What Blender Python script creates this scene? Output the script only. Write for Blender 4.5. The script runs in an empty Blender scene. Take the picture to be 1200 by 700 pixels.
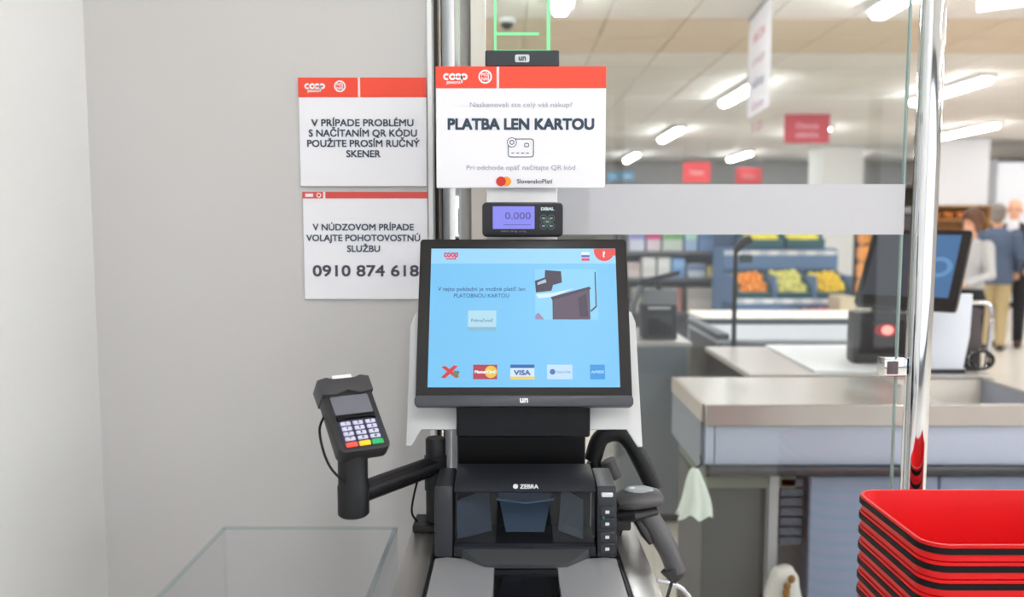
import bpy, bmesh, math, random
from mathutils import Vector, Matrix, Euler, noise as mnoise
random.seed(7)
R = math.radians
SC = bpy.context.scene
COL = SC.collection

# ------------------------------------------------------------------ camera, world, exposure
FPX, EYE, PITCH = 970.0, 1.45, R(4.9)
cam_d = bpy.data.cameras.new('camera'); cam = bpy.data.objects.new('camera', cam_d); COL.objects.link(cam)
cam.location = (0, 0, EYE); cam.rotation_euler = (R(90) - PITCH, 0, 0)
cam_d.sensor_width = 36.0; cam_d.lens = FPX / 1200 * 36.0
cam_d.clip_start = 0.02; cam_d.clip_end = 100
cam_d.dof.use_dof = True; cam_d.dof.focus_distance = 1.38; cam_d.dof.aperture_fstop = 2.8
SC.camera = cam
world = bpy.data.worlds.new('daylight'); SC.world = world; world.use_nodes = True
wb = world.node_tree.nodes['Background']; wb.inputs[0].default_value = (0.90, 0.95, 1.0, 1); wb.inputs[1].default_value = 1.7
SC.view_settings.view_transform = 'Standard'; SC.view_settings.look = 'None'
SC.view_settings.gamma = 1.0; SC.view_settings.use_curve_mapping = False
SC.view_settings.exposure = 0.0
STRIP = 46.0          # emission of the ceiling strip lights

def at(px, py, Y):
    """world point on the sight line of a 1200x700 pixel, at distance Y in front of the camera"""
    dx, dd = (px - 600) / FPX, (py - 350) / FPX
    fy = math.cos(PITCH) - dd * math.sin(PITCH); fz = -math.sin(PITCH) - dd * math.cos(PITCH)
    t = Y / fy
    return Vector((dx * t, Y, EYE + fz * t))

# ------------------------------------------------------------------ materials
def lin(c):
    out = []
    for v in c:
        v /= 255.0
        out.append(v / 12.92 if v <= 0.04045 else ((v + 0.055) / 1.055) ** 2.4)
    return (*out, 1.0)
MATS = {}
def mat(name, c, rough=0.5, metal=0.0, emit=0.0, vary=0.0, scale=20.0, stretch=(1, 1, 1), bump=0.0, coat=0.0, spec=0.5):
    if name in MATS: return MATS[name]
    m = bpy.data.materials.new(name); m.use_nodes = True; MATS[name] = m
    nt = m.node_tree; b = nt.nodes['Principled BSDF']
    col = lin(c)
    b.inputs['Base Color'].default_value = col; b.inputs['Roughness'].default_value = rough
    b.inputs['Metallic'].default_value = metal; b.inputs['Coat Weight'].default_value = coat
    b.inputs['Specular IOR Level'].default_value = spec
    if emit:
        b.inputs['Base Color'].default_value = tuple(v * 0.15 for v in col[:3]) + (1,); b.inputs['Emission Color'].default_value = col; b.inputs['Emission Strength'].default_value = emit
    if vary or bump:
        tc = nt.nodes.new('ShaderNodeTexCoord'); mp = nt.nodes.new('ShaderNodeMapping'); nz = nt.nodes.new('ShaderNodeTexNoise')
        mp.inputs['Scale'].default_value = stretch; nz.inputs['Scale'].default_value = scale; nz.inputs['Detail'].default_value = 4
        nt.links.new(tc.outputs['Object'], mp.inputs['Vector']); nt.links.new(mp.outputs['Vector'], nz.inputs['Vector'])
        if vary:
            mx = nt.nodes.new('ShaderNodeMix'); mx.data_type = 'RGBA'
            mx.inputs['A'].default_value = tuple(max(0, v * (1 - vary)) for v in col[:3]) + (1,)
            mx.inputs['B'].default_value = tuple(min(1, v * (1 + vary)) for v in col[:3]) + (1,)
            nt.links.new(nz.outputs['Fac'], mx.inputs['Factor']); nt.links.new(mx.outputs['Result'], b.inputs['Base Color'])
        if bump:
            bp = nt.nodes.new('ShaderNodeBump'); bp.inputs['Strength'].default_value = bump; bp.inputs['Distance'].default_value = 0.002
            nt.links.new(nz.outputs['Fac'], bp.inputs['Height']); nt.links.new(bp.outputs['Normal'], b.inputs['Normal'])
    return m
def glassy(name, tint=(250, 252, 252), refl=1.0, rough=0.0, ior=1.45):
    if name in MATS: return MATS[name]
    m = bpy.data.materials.new(name); m.use_nodes = True; MATS[name] = m
    nt = m.node_tree; nt.nodes.remove(nt.nodes['Principled BSDF']); out = nt.nodes['Material Output']
    tr = nt.nodes.new('ShaderNodeBsdfTransparent'); gl = nt.nodes.new('ShaderNodeBsdfGlossy'); fr = nt.nodes.new('ShaderNodeFresnel'); mx = nt.nodes.new('ShaderNodeMixShader')
    tr.inputs[0].default_value = lin(tint); gl.inputs['Roughness'].default_value = rough; fr.inputs['IOR'].default_value = ior
    mu = nt.nodes.new('ShaderNodeMath'); mu.operation = 'MULTIPLY'; mu.inputs[1].default_value = refl
    ge = nt.nodes.new('ShaderNodeNewGeometry'); fm = nt.nodes.new('ShaderNodeMath'); fm.operation = 'SUBTRACT'; fm.inputs[0].default_value = 1.0
    m2 = nt.nodes.new('ShaderNodeMath'); m2.operation = 'MULTIPLY'      # only the entering face reflects; no false total reflection inside thin sheets
    nt.links.new(ge.outputs['Backfacing'], fm.inputs[1]); nt.links.new(fr.outputs[0], mu.inputs[0])
    nt.links.new(mu.outputs[0], m2.inputs[0]); nt.links.new(fm.outputs[0], m2.inputs[1]); nt.links.new(m2.outputs[0], mx.inputs[0])
    nt.links.new(tr.outputs[0], mx.inputs[1]); nt.links.new(gl.outputs[0], mx.inputs[2]); nt.links.new(mx.outputs[0], out.inputs['Surface'])
    return m

m_wall_l = mat('white_wall_paint', (226, 227, 226), 0.75, vary=0.015, scale=8)
m_wall_b = mat('grey_laminate', (203, 201, 200), 0.55, vary=0.015, scale=5)
m_white = mat('white_plastic', (236, 236, 238), 0.35)
m_signw = mat('sign_white', (240, 240, 246), 0.4)
m_red = mat('sign_red', (240, 70, 44), 0.4)
m_red2 = mat('sign_red_dim', (214, 72, 66), 0.4)
m_ink = mat('ink_navy', (44, 66, 84), 0.6)
m_inkg = mat('ink_grey', (140, 145, 155), 0.6)
m_inkl = mat('ink_light', (160, 168, 182), 0.6)
m_num = mat('ink_dark', (70, 70, 82), 0.6)
m_black = mat('black_plastic', (22, 23, 26), 0.42, vary=0.1, scale=300, bump=0.03, spec=0.3)
m_black2 = mat('black_satin', (12, 12, 14), 0.45, spec=0.25)
m_bezel = mat('bezel_charcoal', (31, 29, 31), 0.3, spec=0.35)
m_chin = mat('bezel_slate', (56, 60, 68), 0.4)
m_gloss = mat('black_gloss', (8, 9, 11), 0.06, coat=0.5)
m_steel = mat('brushed_steel', (196, 193, 190), 0.32, 0.9, vary=0.05, scale=60, stretch=(40, 1, 40), bump=0.05)
m_steel_d = mat('brushed_steel_dark', (120, 122, 126), 0.35, 0.85, vary=0.06, scale=60, stretch=(1, 30, 30), bump=0.05)
m_chrome = mat('chrome', (225, 228, 232), 0.05, 1.0)
m_glass = glassy('partition_glass', (248, 251, 251), 1.5)
m_acryl = glassy('clear_acrylic', (252, 253, 254), 0.5)
m_edge = mat('acrylic_edge', (196, 214, 220), 0.25)
m_frost = mat('frosted_film', (198, 200, 206), 0.6)
m_gedge = mat('glass_edge', (150, 172, 168), 0.2)

# ------------------------------------------------------------------ mesh helpers
def box(bm, x0, x1, y0, y1, z0, z1, bev=0.0, seg=2, M=None):
    r = bmesh.ops.create_cube(bm, size=1.0)
    vs = r['verts']
    for v in vs:
        v.co = Vector(((x0 + x1) / 2 + v.co.x * (x1 - x0), (y0 + y1) / 2 + v.co.y * (y1 - y0), (z0 + z1) / 2 + v.co.z * (z1 - z0)))
    if bev:
        es = list({e for v in vs for e in v.link_edges})
        r2 = bmesh.ops.bevel(bm, geom=es, offset=bev, segments=seg, affect='EDGES', profile=0.6)
        vs = list({v for f in r2['faces'] for v in f.verts} | {v for v in vs if v.is_valid})
    if M is not None:
        bmesh.ops.transform(bm, matrix=M, verts=vs)
    return bm
def B(*a, **k): return box(bmesh.new(), *a, **k)
def prism(bm, pts, axis, a0, a1, bev=0.0):
    """polygon pts (2D) extruded along axis 'x','y' or 'z' from a0 to a1"""
    def P(p, a):
        return {'x': (a, p[0], p[1]), 'y': (p[0], a, p[1]), 'z': (p[0], p[1], a)}[axis]
    lo = [bm.verts.new(P(p, a0)) for p in pts]; hi = [bm.verts.new(P(p, a1)) for p in pts]
    fs = [bm.faces.new(lo), bm.faces.new(hi[::-1])]
    n = len(pts)
    for i in range(n):
        fs.append(bm.faces.new((lo[i], hi[i], hi[(i + 1) % n], lo[(i + 1) % n])))
    bmesh.ops.recalc_face_normals(bm, faces=fs)
    if bev:
        es = list({e for f in fs[:2] for e in f.edges})
        bmesh.ops.bevel(bm, geom=es, offset=bev, segments=2, affect='EDGES', profile=0.6)
    return bm
def rrect(x0, x1, z0, z1, r, n=5):
    pts = []
    for cx, cz, a in ((x1 - r, z0 + r, -90), (x1 - r, z1 - r, 0), (x0 + r, z1 - r, 90), (x0 + r, z0 + r, 180)):
        for i in range(n + 1):
            t = R(a + 90 * i / n); pts.append((cx + r * math.cos(t), cz + r * math.sin(t)))
    return pts
def circ(cx, cz, rx, rz=None, n=28):
    rz = rz or rx
    return [(cx + rx * math.cos(2 * math.pi * i / n), cz + rz * math.sin(2 * math.pi * i / n)) for i in range(n)]
def ringpts(bm, outer, inner, axis, a0, a1):
    """flat frame between two outlines of equal count, extruded"""
    def P(p, a): return {'x': (a, p[0], p[1]), 'y': (p[0], a, p[1]), 'z': (p[0], p[1], a)}[axis]
    L = [[bm.verts.new(P(p, a)) for p in o] for o, a in ((outer, a0), (inner, a0), (inner, a1), (outer, a1))]
    n = len(outer); fs = []
    for k in range(4):
        A, C = L[k], L[(k + 1) % 4]
        for i in range(n):
            fs.append(bm.faces.new((A[i], A[(i + 1) % n], C[(i + 1) % n], C[i])))
    bmesh.ops.recalc_face_normals(bm, faces=fs)
    return bm
def loft(bm, path, radii, n=14, up=(0, 0, 1), cap=True):
    """tube along path; radii: float or (rx, ry) per point"""
    path = [Vector(p) for p in path]; up = Vector(up); rings = []
    for i, p in enumerate(path):
        t = (path[min(i + 1, len(path) - 1)] - path[max(i - 1, 0)]).normalized()
        s = t.cross(up)
        if s.length < 1e-4: s = t.cross(Vector((1, 0, 0)))
        s.normalize(); u = s.cross(t).normalized()
        r = radii[i] if isinstance(radii, list) else radii
        rx, ry = r if isinstance(r, (list, tuple)) else (r, r)
        rings.append([bm.verts.new(p + s * rx * math.cos(2 * math.pi * k / n) + u * ry * math.sin(2 * math.pi * k / n)) for k in range(n)])
    fs = []
    for a, b in zip(rings, rings[1:]):
        for k in range(n):
            fs.append(bm.faces.new((a[k], a[(k + 1) % n], b[(k + 1) % n], b[k])))
    if cap:
        fs.append(bm.faces.new(rings[0])); fs.append(bm.faces.new(rings[-1][::-1]))
    bmesh.ops.recalc_face_normals(bm, faces=fs)
    return bm
def T(path, r, n=10, **k): return loft(bmesh.new(), path, r, n, **k)
def bez(pts, n=16):
    """Catmull-Rom through points"""
    pts = [Vector(p) for p in pts]; out = []
    P = [2 * pts[0] - pts[1]] + pts + [2 * pts[-1] - pts[-2]]
    for i in range(1, len(P) - 2):
        for k in range(n):
            t = k / n; a, b, c, d = P[i - 1], P[i], P[i + 1], P[i + 2]
            out.append(0.5 * ((2 * b) + (c - a) * t + (2 * a - 5 * b + 4 * c - d) * t * t + (3 * b - a - 3 * c + d) * t ** 3))
    out.append(pts[-1]); return out
def ell(bm, c, r, n=12, rot=None):
    res = bmesh.ops.create_uvsphere(bm, u_segments=n, v_segments=max(6, n * 2 // 3), radius=1.0)
    M = Matrix.Translation(c) @ (rot.to_matrix().to_4x4() if rot else Matrix()) @ Matrix.Diagonal((*r, 1))
    bmesh.ops.transform(bm, matrix=M, verts=res['verts']); return bm
def lathe(bm, prof, n=24, c=(0, 0)):
    rings = [[bm.verts.new((c[0] + r * math.cos(2 * math.pi * k / n), c[1] + r * math.sin(2 * math.pi * k / n), z)) for k in range(n)] for r, z in prof]
    fs = []
    for a, b in zip(rings, rings[1:]):
        for k in range(n): fs.append(bm.faces.new((a[k], a[(k + 1) % n], b[(k + 1) % n], b[k])))
    fs.append(bm.faces.new(rings[0])); fs.append(bm.faces.new(rings[-1]))
    bmesh.ops.recalc_face_normals(bm, faces=fs); return bm

def mesh_of(name, bm, m, smooth=None):
    me = bpy.data.meshes.new(name)
    if smooth:
        lim = R(smooth)
        for f in bm.faces: f.smooth = True
        for e in bm.edges:
            if len(e.link_faces) == 2 and e.calc_face_angle(0) > lim: e.smooth = False
    bm.to_mesh(me); bm.free(); me.materials.append(m); return me
def obj(name, bm, m, parent=None, smooth=38, loc=None, rot=None):
    me = bm if isinstance(bm, bpy.types.Mesh) else mesh_of(name, bm, m, smooth)
    o = bpy.data.objects.new(name, me); COL.objects.link(o)
    if parent: o.parent = parent
    if loc is not None: o.location = loc
    if rot is not None: o.rotation_euler = rot
    return o
def tag(o, label=None, cat=None, group=None, kind=None):
    if label: o['label'] = label
    if cat: o['category'] = cat
    if group: o['group'] = group
    if kind: o['kind'] = kind
    return o
def thing(name, label, cat, loc=(0, 0, 0), rot=(0, 0, 0), group=None):
    o = bpy.data.objects.new(name, None); COL.objects.link(o); o.empty_display_size = 0.05
    o.location = loc; o.rotation_euler = rot
    return tag(o, label, cat, group)
def struct(name, bm, m, smooth=None): return tag(obj(name, bm, m, None, smooth), kind='structure')
def dup(root, loc, label=None, group=None, rot=None):
    r = root.copy(); COL.objects.link(r); r.location = loc
    if rot is not None: r.rotation_euler = rot
    if label: r['label'] = label
    if group: r['group'] = group
    for ch in list(root.children):
        c = ch.copy(); COL.objects.link(c); c.parent = r
        for g in ch.children:
            d = g.copy(); COL.objects.link(d); d.parent = c
    return r
def text(name, body, size, loc, m, parent, align='CENTER', bold=0.0, width=None, thick=0.0002, rot=(R(90), 0, 0), shear=0.0):
    """flat lettering facing local -Y; width forces the overall width"""
    cu = bpy.data.curves.new(name, 'FONT'); cu.body = body; cu.size = size; cu.align_x = align
    cu.extrude = thick; cu.resolution_u = 3; cu.space_line = 1.0; cu.shear = shear
    tmp = bpy.data.objects.new('tmp', cu); COL.objects.link(tmp)
    bpy.context.view_layer.update()
    me = bpy.data.meshes.new_from_object(tmp.evaluated_get(bpy.context.evaluated_depsgraph_get()))
    bpy.data.objects.remove(tmp); bpy.data.curves.remove(cu)
    me.name = name; me.materials.clear(); me.materials.append(m)
    if width and len(me.vertices):
        xs = [v.co.x for v in me.vertices]; w = max(xs) - min(xs)
        s = width / w
        for v in me.vertices: v.co.x *= s
    if bold:
        vs = [v.co.copy() for v in me.vertices]; fs = [tuple(p_.vertices) for p_ in me.polygons]; nv = len(vs); V2, F2 = [], []
        for k, (ox_, oy_) in enumerate(((-bold, -bold), (bold, -bold), (-bold, bold), (bold, bold))):
            V2 += [(v.x + ox_, v.y + oy_, v.z + k * 0.00002) for v in vs]; F2 += [tuple(i + k * nv for i in f) for f in fs]
        me2 = bpy.data.meshes.new(name); me2.from_pydata(V2, [], F2); me2.materials.append(m); bpy.data.meshes.remove(me); me = me2
    o = bpy.data.objects.new(name, me); COL.objects.link(o); o.parent = parent; o.location = loc; o.rotation_euler = rot
    return o

# ------------------------------------------------------------------ the setting
CEIL = 3.0
m_floor = mat('floor_tile', (218, 211, 200), 0.28, vary=0.04, scale=1.5)
struct('floor', B(-6.5, 13.5, -5, 27, -0.1, 0.0), m_floor)
m_tile = mat('ceiling_tile', (238, 232, 224), 0.8, vary=0.02, scale=3)
m_tile_t = mat('ceiling_tile_tan', (226, 208, 184), 0.8, vary=0.02, scale=3)
m_grid = mat('ceiling_grid', (176, 166, 152), 0.7)
ceiling = struct('ceiling', B(-6.5, 13.5, -5, 27, CEIL + 0.012, CEIL + 0.12), m_tile)
tile_me = {}
for k, mm in (('w', m_tile), ('t', m_tile_t)):
    tile_me[k] = mesh_of('ceiling_tile', B(0.006, 0.594, 0.006, 0.594, CEIL - 0.004, CEIL + 0.012, bev=0.003, seg=1), mm)
for j in range(11):
    for i in range(-2, 13):
        o = obj('ceiling_tile', tile_me['t' if j in (1, 2) else 'w'], None, ceiling); o.location = (0.1 + 0.6 * i, 5.70 + 0.62 * j, 0)
struct('wall_left', B(-0.95, -0.818, -5, 1.62, 0, CEIL), m_wall_l)
struct('wall_back', B(-0.95, at(503, 350, 1.62).x, 1.62, 1.70, 0, CEIL), m_wall_b)
m_far = mat('far_wall_paint', (196, 190, 182), 0.8, vary=0.05, scale=0.6)
struct('wall_far', B(-6.5, 13.5, 26.6, 26.8, 0, CEIL), m_far)
struct('wall_right', B(13.3, 13.5, -5, 27, 0, CEIL), m_far)
struct('wall_side', B(-6.5, -6.3, -5, 27, 0, CEIL), m_far)
# shop front behind the camera: glazed, with mullions; daylight enters here
bm = bmesh.new()
box(bm, -6.5, 13.5, -5.0, -4.9, 0, 0.25); box(bm, -6.5, 13.5, -5.0, -4.9, 2.75, CEIL)
for x in (-6.5, -4.0, -1.5, 1.0, 3.5, 6.0, 8.5, 11.0, 13.4): box(bm, x, x + 0.09, -5.0, -4.9, 0.25, 2.75)
struct('window_1', bm, mat('window_frame_grey', (120, 122, 126), 0.4))

# strip lights in the ceiling
m_strip = mat('strip_diffuser', (250, 252, 255), 0.5, emit=STRIP)
m_house = mat('strip_housing', (232, 232, 230), 0.5)
house_me = mesh_of('housing', B(-0.09, 0.09, -0.80, 0.80, -0.05, 0.0, bev=0.006, seg=1), m_house)
bm = bmesh.new(); prism(bm, [(-0.055, -0.05), (-0.055, -0.075), (-0.035, -0.10), (0.035, -0.10), (0.055, -0.075), (0.055, -0.05)], 'y', -0.76, 0.76)
tube_me = mesh_of('diffuser', bm, m_strip, 30)
LBL = {(0.33, 5.05): 'glowing strip light at the top edge just right of the green lamp',
       (2.55, 5.15): 'glowing strip light at the top edge left of the tall chrome pole',
       (2.55, 9.35): 'bright ceiling strip light half covered by the hanging white banner',
       (2.55, 13.5): 'ceiling strip light between card sign and hanging white banner',
       (2.55, 17.9): 'smallest farthest strip light just right of the card payment sign',
       (4.78, 9.25): 'long ceiling strip light crossing behind the tall chrome pole',
       (4.78, 13.5): 'ceiling strip light hidden behind the largest dark red hanging sign',
       (4.78, 17.6): 'small far ceiling strip light above the two small red signs',
       (7.05, 13.0): 'short strip light right of the chrome pole, above the grey column'}
rows_x = (-4.2, -1.9, 0.33, 2.55, 4.78, 7.05, 9.3)
ys = {2.55: (-1.0, 1.3, 5.15, 9.35, 13.5, 17.9), 4.78: (-1.0, 1.3, 5.15, 9.25, 13.5, 17.6), 7.05: (-1.0, 1.3, 5.15, 9.35, 13.0, 17.9), 0.33: (-1.0, 5.05)}
for x in rows_x:
    for y in ys.get(x, (-1.0, 1.3, 5.15, 9.35, 13.5, 17.9)):
        if x < -1.0 and y > 12: continue
        l = LBL.get((x, y))  # unlisted ones are unseen, added to light the booth and shop
        t = thing('ceiling_light', l or 'added ceiling strip light outside the picture', 'light', (x, y, CEIL - 0.002), group='ceiling strip lights')
        obj('housing', house_me, None, t); obj('diffuser', tube_me, None, t)

# ------------------------------------------------------------------ notices on the grey wall
def header(t, w, h, band, mred, x_sp, gap):
    """red heading band with white divider on a notice whose face lies at local y=0, origin bottom centre"""
    z1, z0 = h, h - band
    bm = bmesh.new(); box(bm, -w / 2, x_sp - gap, -0.0012, 0.001, z0, z1); box(bm, x_sp + gap, w / 2, -0.0012, 0.001, z0, z1)
    hd = tag(obj('heading_band', bm, mred, t), 'red heading band with a white divider')
    return hd
def coop(t, cx, cz, s, m, red):
    """rounded COOP word mark with a small line under it, then a ring badge"""
    y = -0.0016
    bm = bmesh.new()
    for k, dx in enumerate((-1.5, -0.5, 0.5, 1.5)):
        o_, i_ = circ(cx + dx * s * 0.95, cz, s * 0.58, s * 0.56, 16), circ(cx + dx * s * 0.95, cz, s * 0.25, s * 0.22, 16)
        if k == 0:
            loft(bm, [(cx + dx * s * 0.95 + s * 0.42 * math.cos(R(a)), y, cz + s * 0.41 * math.sin(R(a))) for a in range(48, 320, 16)], (s * 0.17, 0.0004), 6, up=(0, 1, 0))
        else:
            ringpts(bm, o_, i_, 'y', y - 0.0003, y + 0.0003)
    box(bm, cx + s * 0.92, cx + s * 1.2, y - 0.0003, y + 0.0003, cz - s * 1.0, cz)
    obj('word_mark', bm, m, t)
    text('lettering', 'JEDNOTA', s * 0.52, (cx - 0.3 * s, y, cz - s * 1.12), m, t, bold=s * 0.02)
    bx = cx + s * 4.9
    bm = bmesh.new(); ringpts(bm, circ(bx, cz, s * 1.12), circ(bx, cz, s * 0.86), 'y', y - 0.0003, y + 0.0003); obj('ring_badge', bm, m, t)
    text('lettering', 'MÔJ\nNÁŠ', s * 0.7, (bx, y, cz + 0.12 * s), m, t, bold=s * 0.015)

def notice(label, p0, p1, Y, band, mred, x_div):
    a, b = at(p0[0], p1[1], Y), at(p1[0], p0[1], Y)
    w, h = b.x - a.x, b.z - a.z
    t = thing('notice_sign', label, 'sign', ((a.x + b.x) / 2, Y, a.z))
    obj('sign_board', B(-w / 2, w / 2, 0, 0.006, 0, h, bev=0.0012, seg=1), m_signw, t)
    header(t, w, h, band, mred, x_div * w - w / 2, 0.0022)
    return t, w, h
PX = 1.62 / FPX
t, w, h = notice('white wall notice about QR code problems and the hand scanner', (352, 91), (499.5, 218.5), 1.612, 0.037, m_red, 0.475)
coop(t, -w / 2 + 0.032, h - 0.0165, 0.0098, m_signw, m_red)
for i, (s, wd) in enumerate((('V PRÍPADE PROBLÉMU', 117), ('S NAČÍTANÍM QR KÓDU', 124), ('POUŽITE PROSÍM RUČNÝ', 129), ('SKENER', 39))):
    text('lettering', s, 0.0185, (0, -0.0006, h - 0.037 - 0.0545 - 0.0196 * i), m_ink, t, bold=0.00045, width=wd * PX)
t, w, h = notice('white wall notice with emergency telephone number 0910 874 618', (357, 225), (501, 351), 1.612, 0.0125, m_red2, 0.175)
bm = bmesh.new(); box(bm, -w / 2 + 0.006, -w / 2 + 0.021, -0.0018, -0.0012, h - 0.0095, h - 0.0035); obj('word_mark', bm, m_signw, t)
bm = bmesh.new(); ringpts(bm, circ(-w / 2 + 0.032, h - 0.0063, 0.0045), circ(-w / 2 + 0.032, h - 0.0063, 0.003), 'y', -0.0018, -0.0012); obj('ring_badge', bm, m_signw, t)
for i, (s, wd) in enumerate((('V NÚDZOVOM PRÍPADE', 117), ('VOLAJTE POHOTOVOSTNÚ', 132), ('SLUŽBU', 38))):
    text('lettering', s, 0.0175, (-0.004, -0.0006, h - 0.074 - 0.0208 * i), m_ink, t, bold=0.0004, width=wd * PX)
text('lettering', '0910 874 618', 0.030, (-0.0005, -0.0006, h - 0.163), m_num, t, bold=0.0007, width=123 * PX)

# card payment sign hanging before the white post
t, w, h = notice('large white card payment sign hung before the post above the monitor', (511.5, 78), (710.5, 220.5), 1.452, 0.0365, m_red, 0.365)
coop(t, -w / 2 + 0.034, h - 0.0175, 0.0105, m_signw, m_red)
PX = 1.452 / FPX
text('lettering', 'Naskenovali ste celý váš nákup?', 0.0115, (0.0, -0.0006, h - 0.0685), m_inkl, t, width=118 * PX)
text('lettering', 'PLATBA LEN KARTOU', 0.026, (0.0, -0.0006, h - 0.1065), m_ink, t, bold=0.0010, width=168 * PX)
bm = bmesh.new(); zc = h - 0.138
ringpts(bm, rrect(-0.0225, 0.0225, zc - 0.0165, zc + 0.0155, 0.005), rrect(-0.0212, 0.0212, zc - 0.0152, zc + 0.0142, 0.004), 'y', -0.0008, 0.0)
ringpts(bm, rrect(0.006, 0.014, zc + 0.001, zc + 0.008, 0.002), rrect(0.0072, 0.0128, zc + 0.0022, zc + 0.0068, 0.0012), 'y', -0.0008, 0.0)
for k in range(4): box(bm, -0.0165 + k * 0.0085, -0.0115 + k * 0.0085, -0.0008, 0, zc - 0.0098, zc - 0.0085)
obj('card_pictogram', bm, m_ink, t)
bm = bmesh.new(); prism(bm, circ(-0.0155, zc + 0.009, 0.0085), 'y', -0.0012, 0.0); obj('pictogram_disc', bm, m_signw, t)
bm = bmesh.new(); ringpts(bm, circ(-0.0155, zc + 0.009, 0.0085), circ(-0.0155, zc + 0.009, 0.0073), 'y', -0.0016, -0.001)
ringpts(bm, circ(-0.0155, zc + 0.009, 0.0042), circ(-0.0155, zc + 0.009, 0.0028), 'y', -0.0016, -0.001); obj('pictogram_ring', bm, m_ink, t)
text('lettering', 'Pri odchode opäť načítajte QR kód', 0.0115, (0.0, -0.0006, h - 0.176), m_inkl, t, width=126 * PX)
zl = 0.0115; xl = -0.0345
for dx, c, nm, yy in ((0, (214, 40, 32), 'logo_disc_red', -0.0012), (0.0095, (246, 160, 40), 'logo_disc_amber', -0.0008)):
    bm = bmesh.new(); prism(bm, circ(xl + dx, zl, 0.0085 if dx == 0 else 0.0082), 'y', yy, 0.0); obj(nm, bm, mat(nm, c, 0.4), t)
text('lettering', 'SlovenskoPlatí', 0.0105, (0.024, -0.0006, zl - 0.0035), m_ink, t, width=41 * PX, bold=0.0001)

# ------------------------------------------------------------------ white post, green lamp, weight display
px0, px1 = at(570, 300, 1.47).x, at(653, 300, 1.47).x
pw = px1 - px0; pcx = (px0 + px1) / 2
t = thing('display_post', 'white upright post behind the card payment sign carrying lamp and display', 'post', (pcx, 1.50, 0))
ztop = at(600, 78, 1.46).z
obj('post_body', B(-pw / 2, pw / 2, -0.035, 0.035, 0.45, ztop, bev=0.006), m_white, t)
obj('post_foot', B(-pw / 2 - 0.03, pw / 2 + 0.03, -0.06, 0.10, 0.0, 0.012, bev=0.003, seg=1), m_white, t)
obj('post_column', B(-pw / 2 + 0.015, pw / 2 - 0.015, -0.025, 0.025, 0.012, 0.45), m_white, t)
# green lamp
Yl = 1.46
b0, b1 = at(568.5, 78, Yl), at(655.5, 59, Yl); lw = b1.x - b0.x; bh = b1.z - b0.z
t = thing('status_lamp', 'green glowing edge-lit status lamp on a black base above the sign', 'lamp', ((b0.x + b1.x) / 2, Yl, b0.z))
obj('lamp_base', B(-lw / 2, lw / 2, 0, 0.075, 0, bh, bev=0.002, seg=1), mat('lamp_base_black', (38, 46, 52), 0.4), t)
bm = bmesh.new(); prism(bm, rrect(-0.0125, 0.0125, bh / 2 - 0.0065, bh / 2 + 0.0065, 0.003), 'y', -0.0008, 0.001); pl_ = obj('logo_plate', bm, mat('logo_plate', (206, 216, 222), 0.5), t)
text('lettering', 'un', 0.0135, (0, -0.0012, bh / 2 - 0.0035), m_num, pl_, bold=0.0004)
m_green = mat('green_glow', (140, 240, 170), 0.4, emit=0.9)
gw = at(645, 30, Yl).x - at(578, 30, Yl).x; hz = 0.22
obj('acrylic_panel', B(-gw / 2 + 0.004, gw / 2 - 0.004, 0.018, 0.028, bh, bh + hz - 0.004), glassy('lamp_acrylic', (250, 253, 251), 0.6), t)
for x0, x1, z0, z1 in ((-gw / 2, -gw / 2 + 0.0045, bh, bh + hz), (gw / 2 - 0.006, gw / 2, bh, bh + hz), (-gw / 2 + 0.005, gw / 2 - 0.006, bh, bh + 0.004), (-gw / 2 + 0.005, gw / 2 - 0.006, bh + hz - 0.004, bh + hz)):
    obj('glowing_edge', B(x0, x1, 0.016, 0.030, z0, z1), m_green, t)
obj('glowing_bar', B(-gw / 2 + 0.005, gw / 2 - 0.020, 0.0135, 0.0175, bh + 0.029, bh + 0.0335), m_green, t)
# weight display
Yd = 1.40
d0, d1 = at(565, 278, Yd), at(660, 237, Yd); dw, dh = d1.x - d0.x, d1.z - d0.z
t = thing('weight_display', 'small black weight display with lilac screen mounted above the monitor', 'display', ((d0.x + d1.x) / 2, Yd, d0.z))
bm = bmesh.new(); prism(bm, rrect(-dw / 2, dw / 2, 0, dh, 0.008), 'y', 0, 0.03, bev=0.003); obj('case', bm, mat('display_case', (17, 18, 26), 0.3), t)
bm = bmesh.new(); box(bm, -0.02, 0.02, 0.028, 0.0645, dh * 0.3, dh * 0.7); obj('bracket', bm, m_black2, t)
sx = dw / 95.0
X = lambda p: (p - 612.5) * sx
Z = lambda p: (278 - p) * sx
lcd = obj('lcd_screen', B(X(577.5), X(626.5), -0.0012, 0.001, Z(268.5), Z(242), bev=0.0004, seg=1), mat('lcd_lilac', (138, 138, 240), 0.3, emit=0.85), t)
text('digits', '0.000', 0.0165, (X(607), -0.0016, Z(257)), mat('lcd_ink', (88, 88, 170), 0.5), lcd, bold=0.0002, width=30 * sx)
obj('digits', B(X(590), X(622), -0.0016, -0.001, Z(264), Z(263.2)), mat('lcd_ink', (88, 88, 170), 0.5), lcd)
text('lettering', 'MAX 15 kg  e=5g', 0.0035, (X(602), -0.0006, Z(272)), m_inkg, t, width=29 * sx)
text('lettering', 'DIBAL', 0.0065, (X(641.5), -0.0006, Z(246.5)), mat('lettering_pale', (200, 220, 225), 0.5), t, bold=0.0004, width=15 * sx)
m_key = mat('key_green', (38, 58, 52), 0.4)
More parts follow.
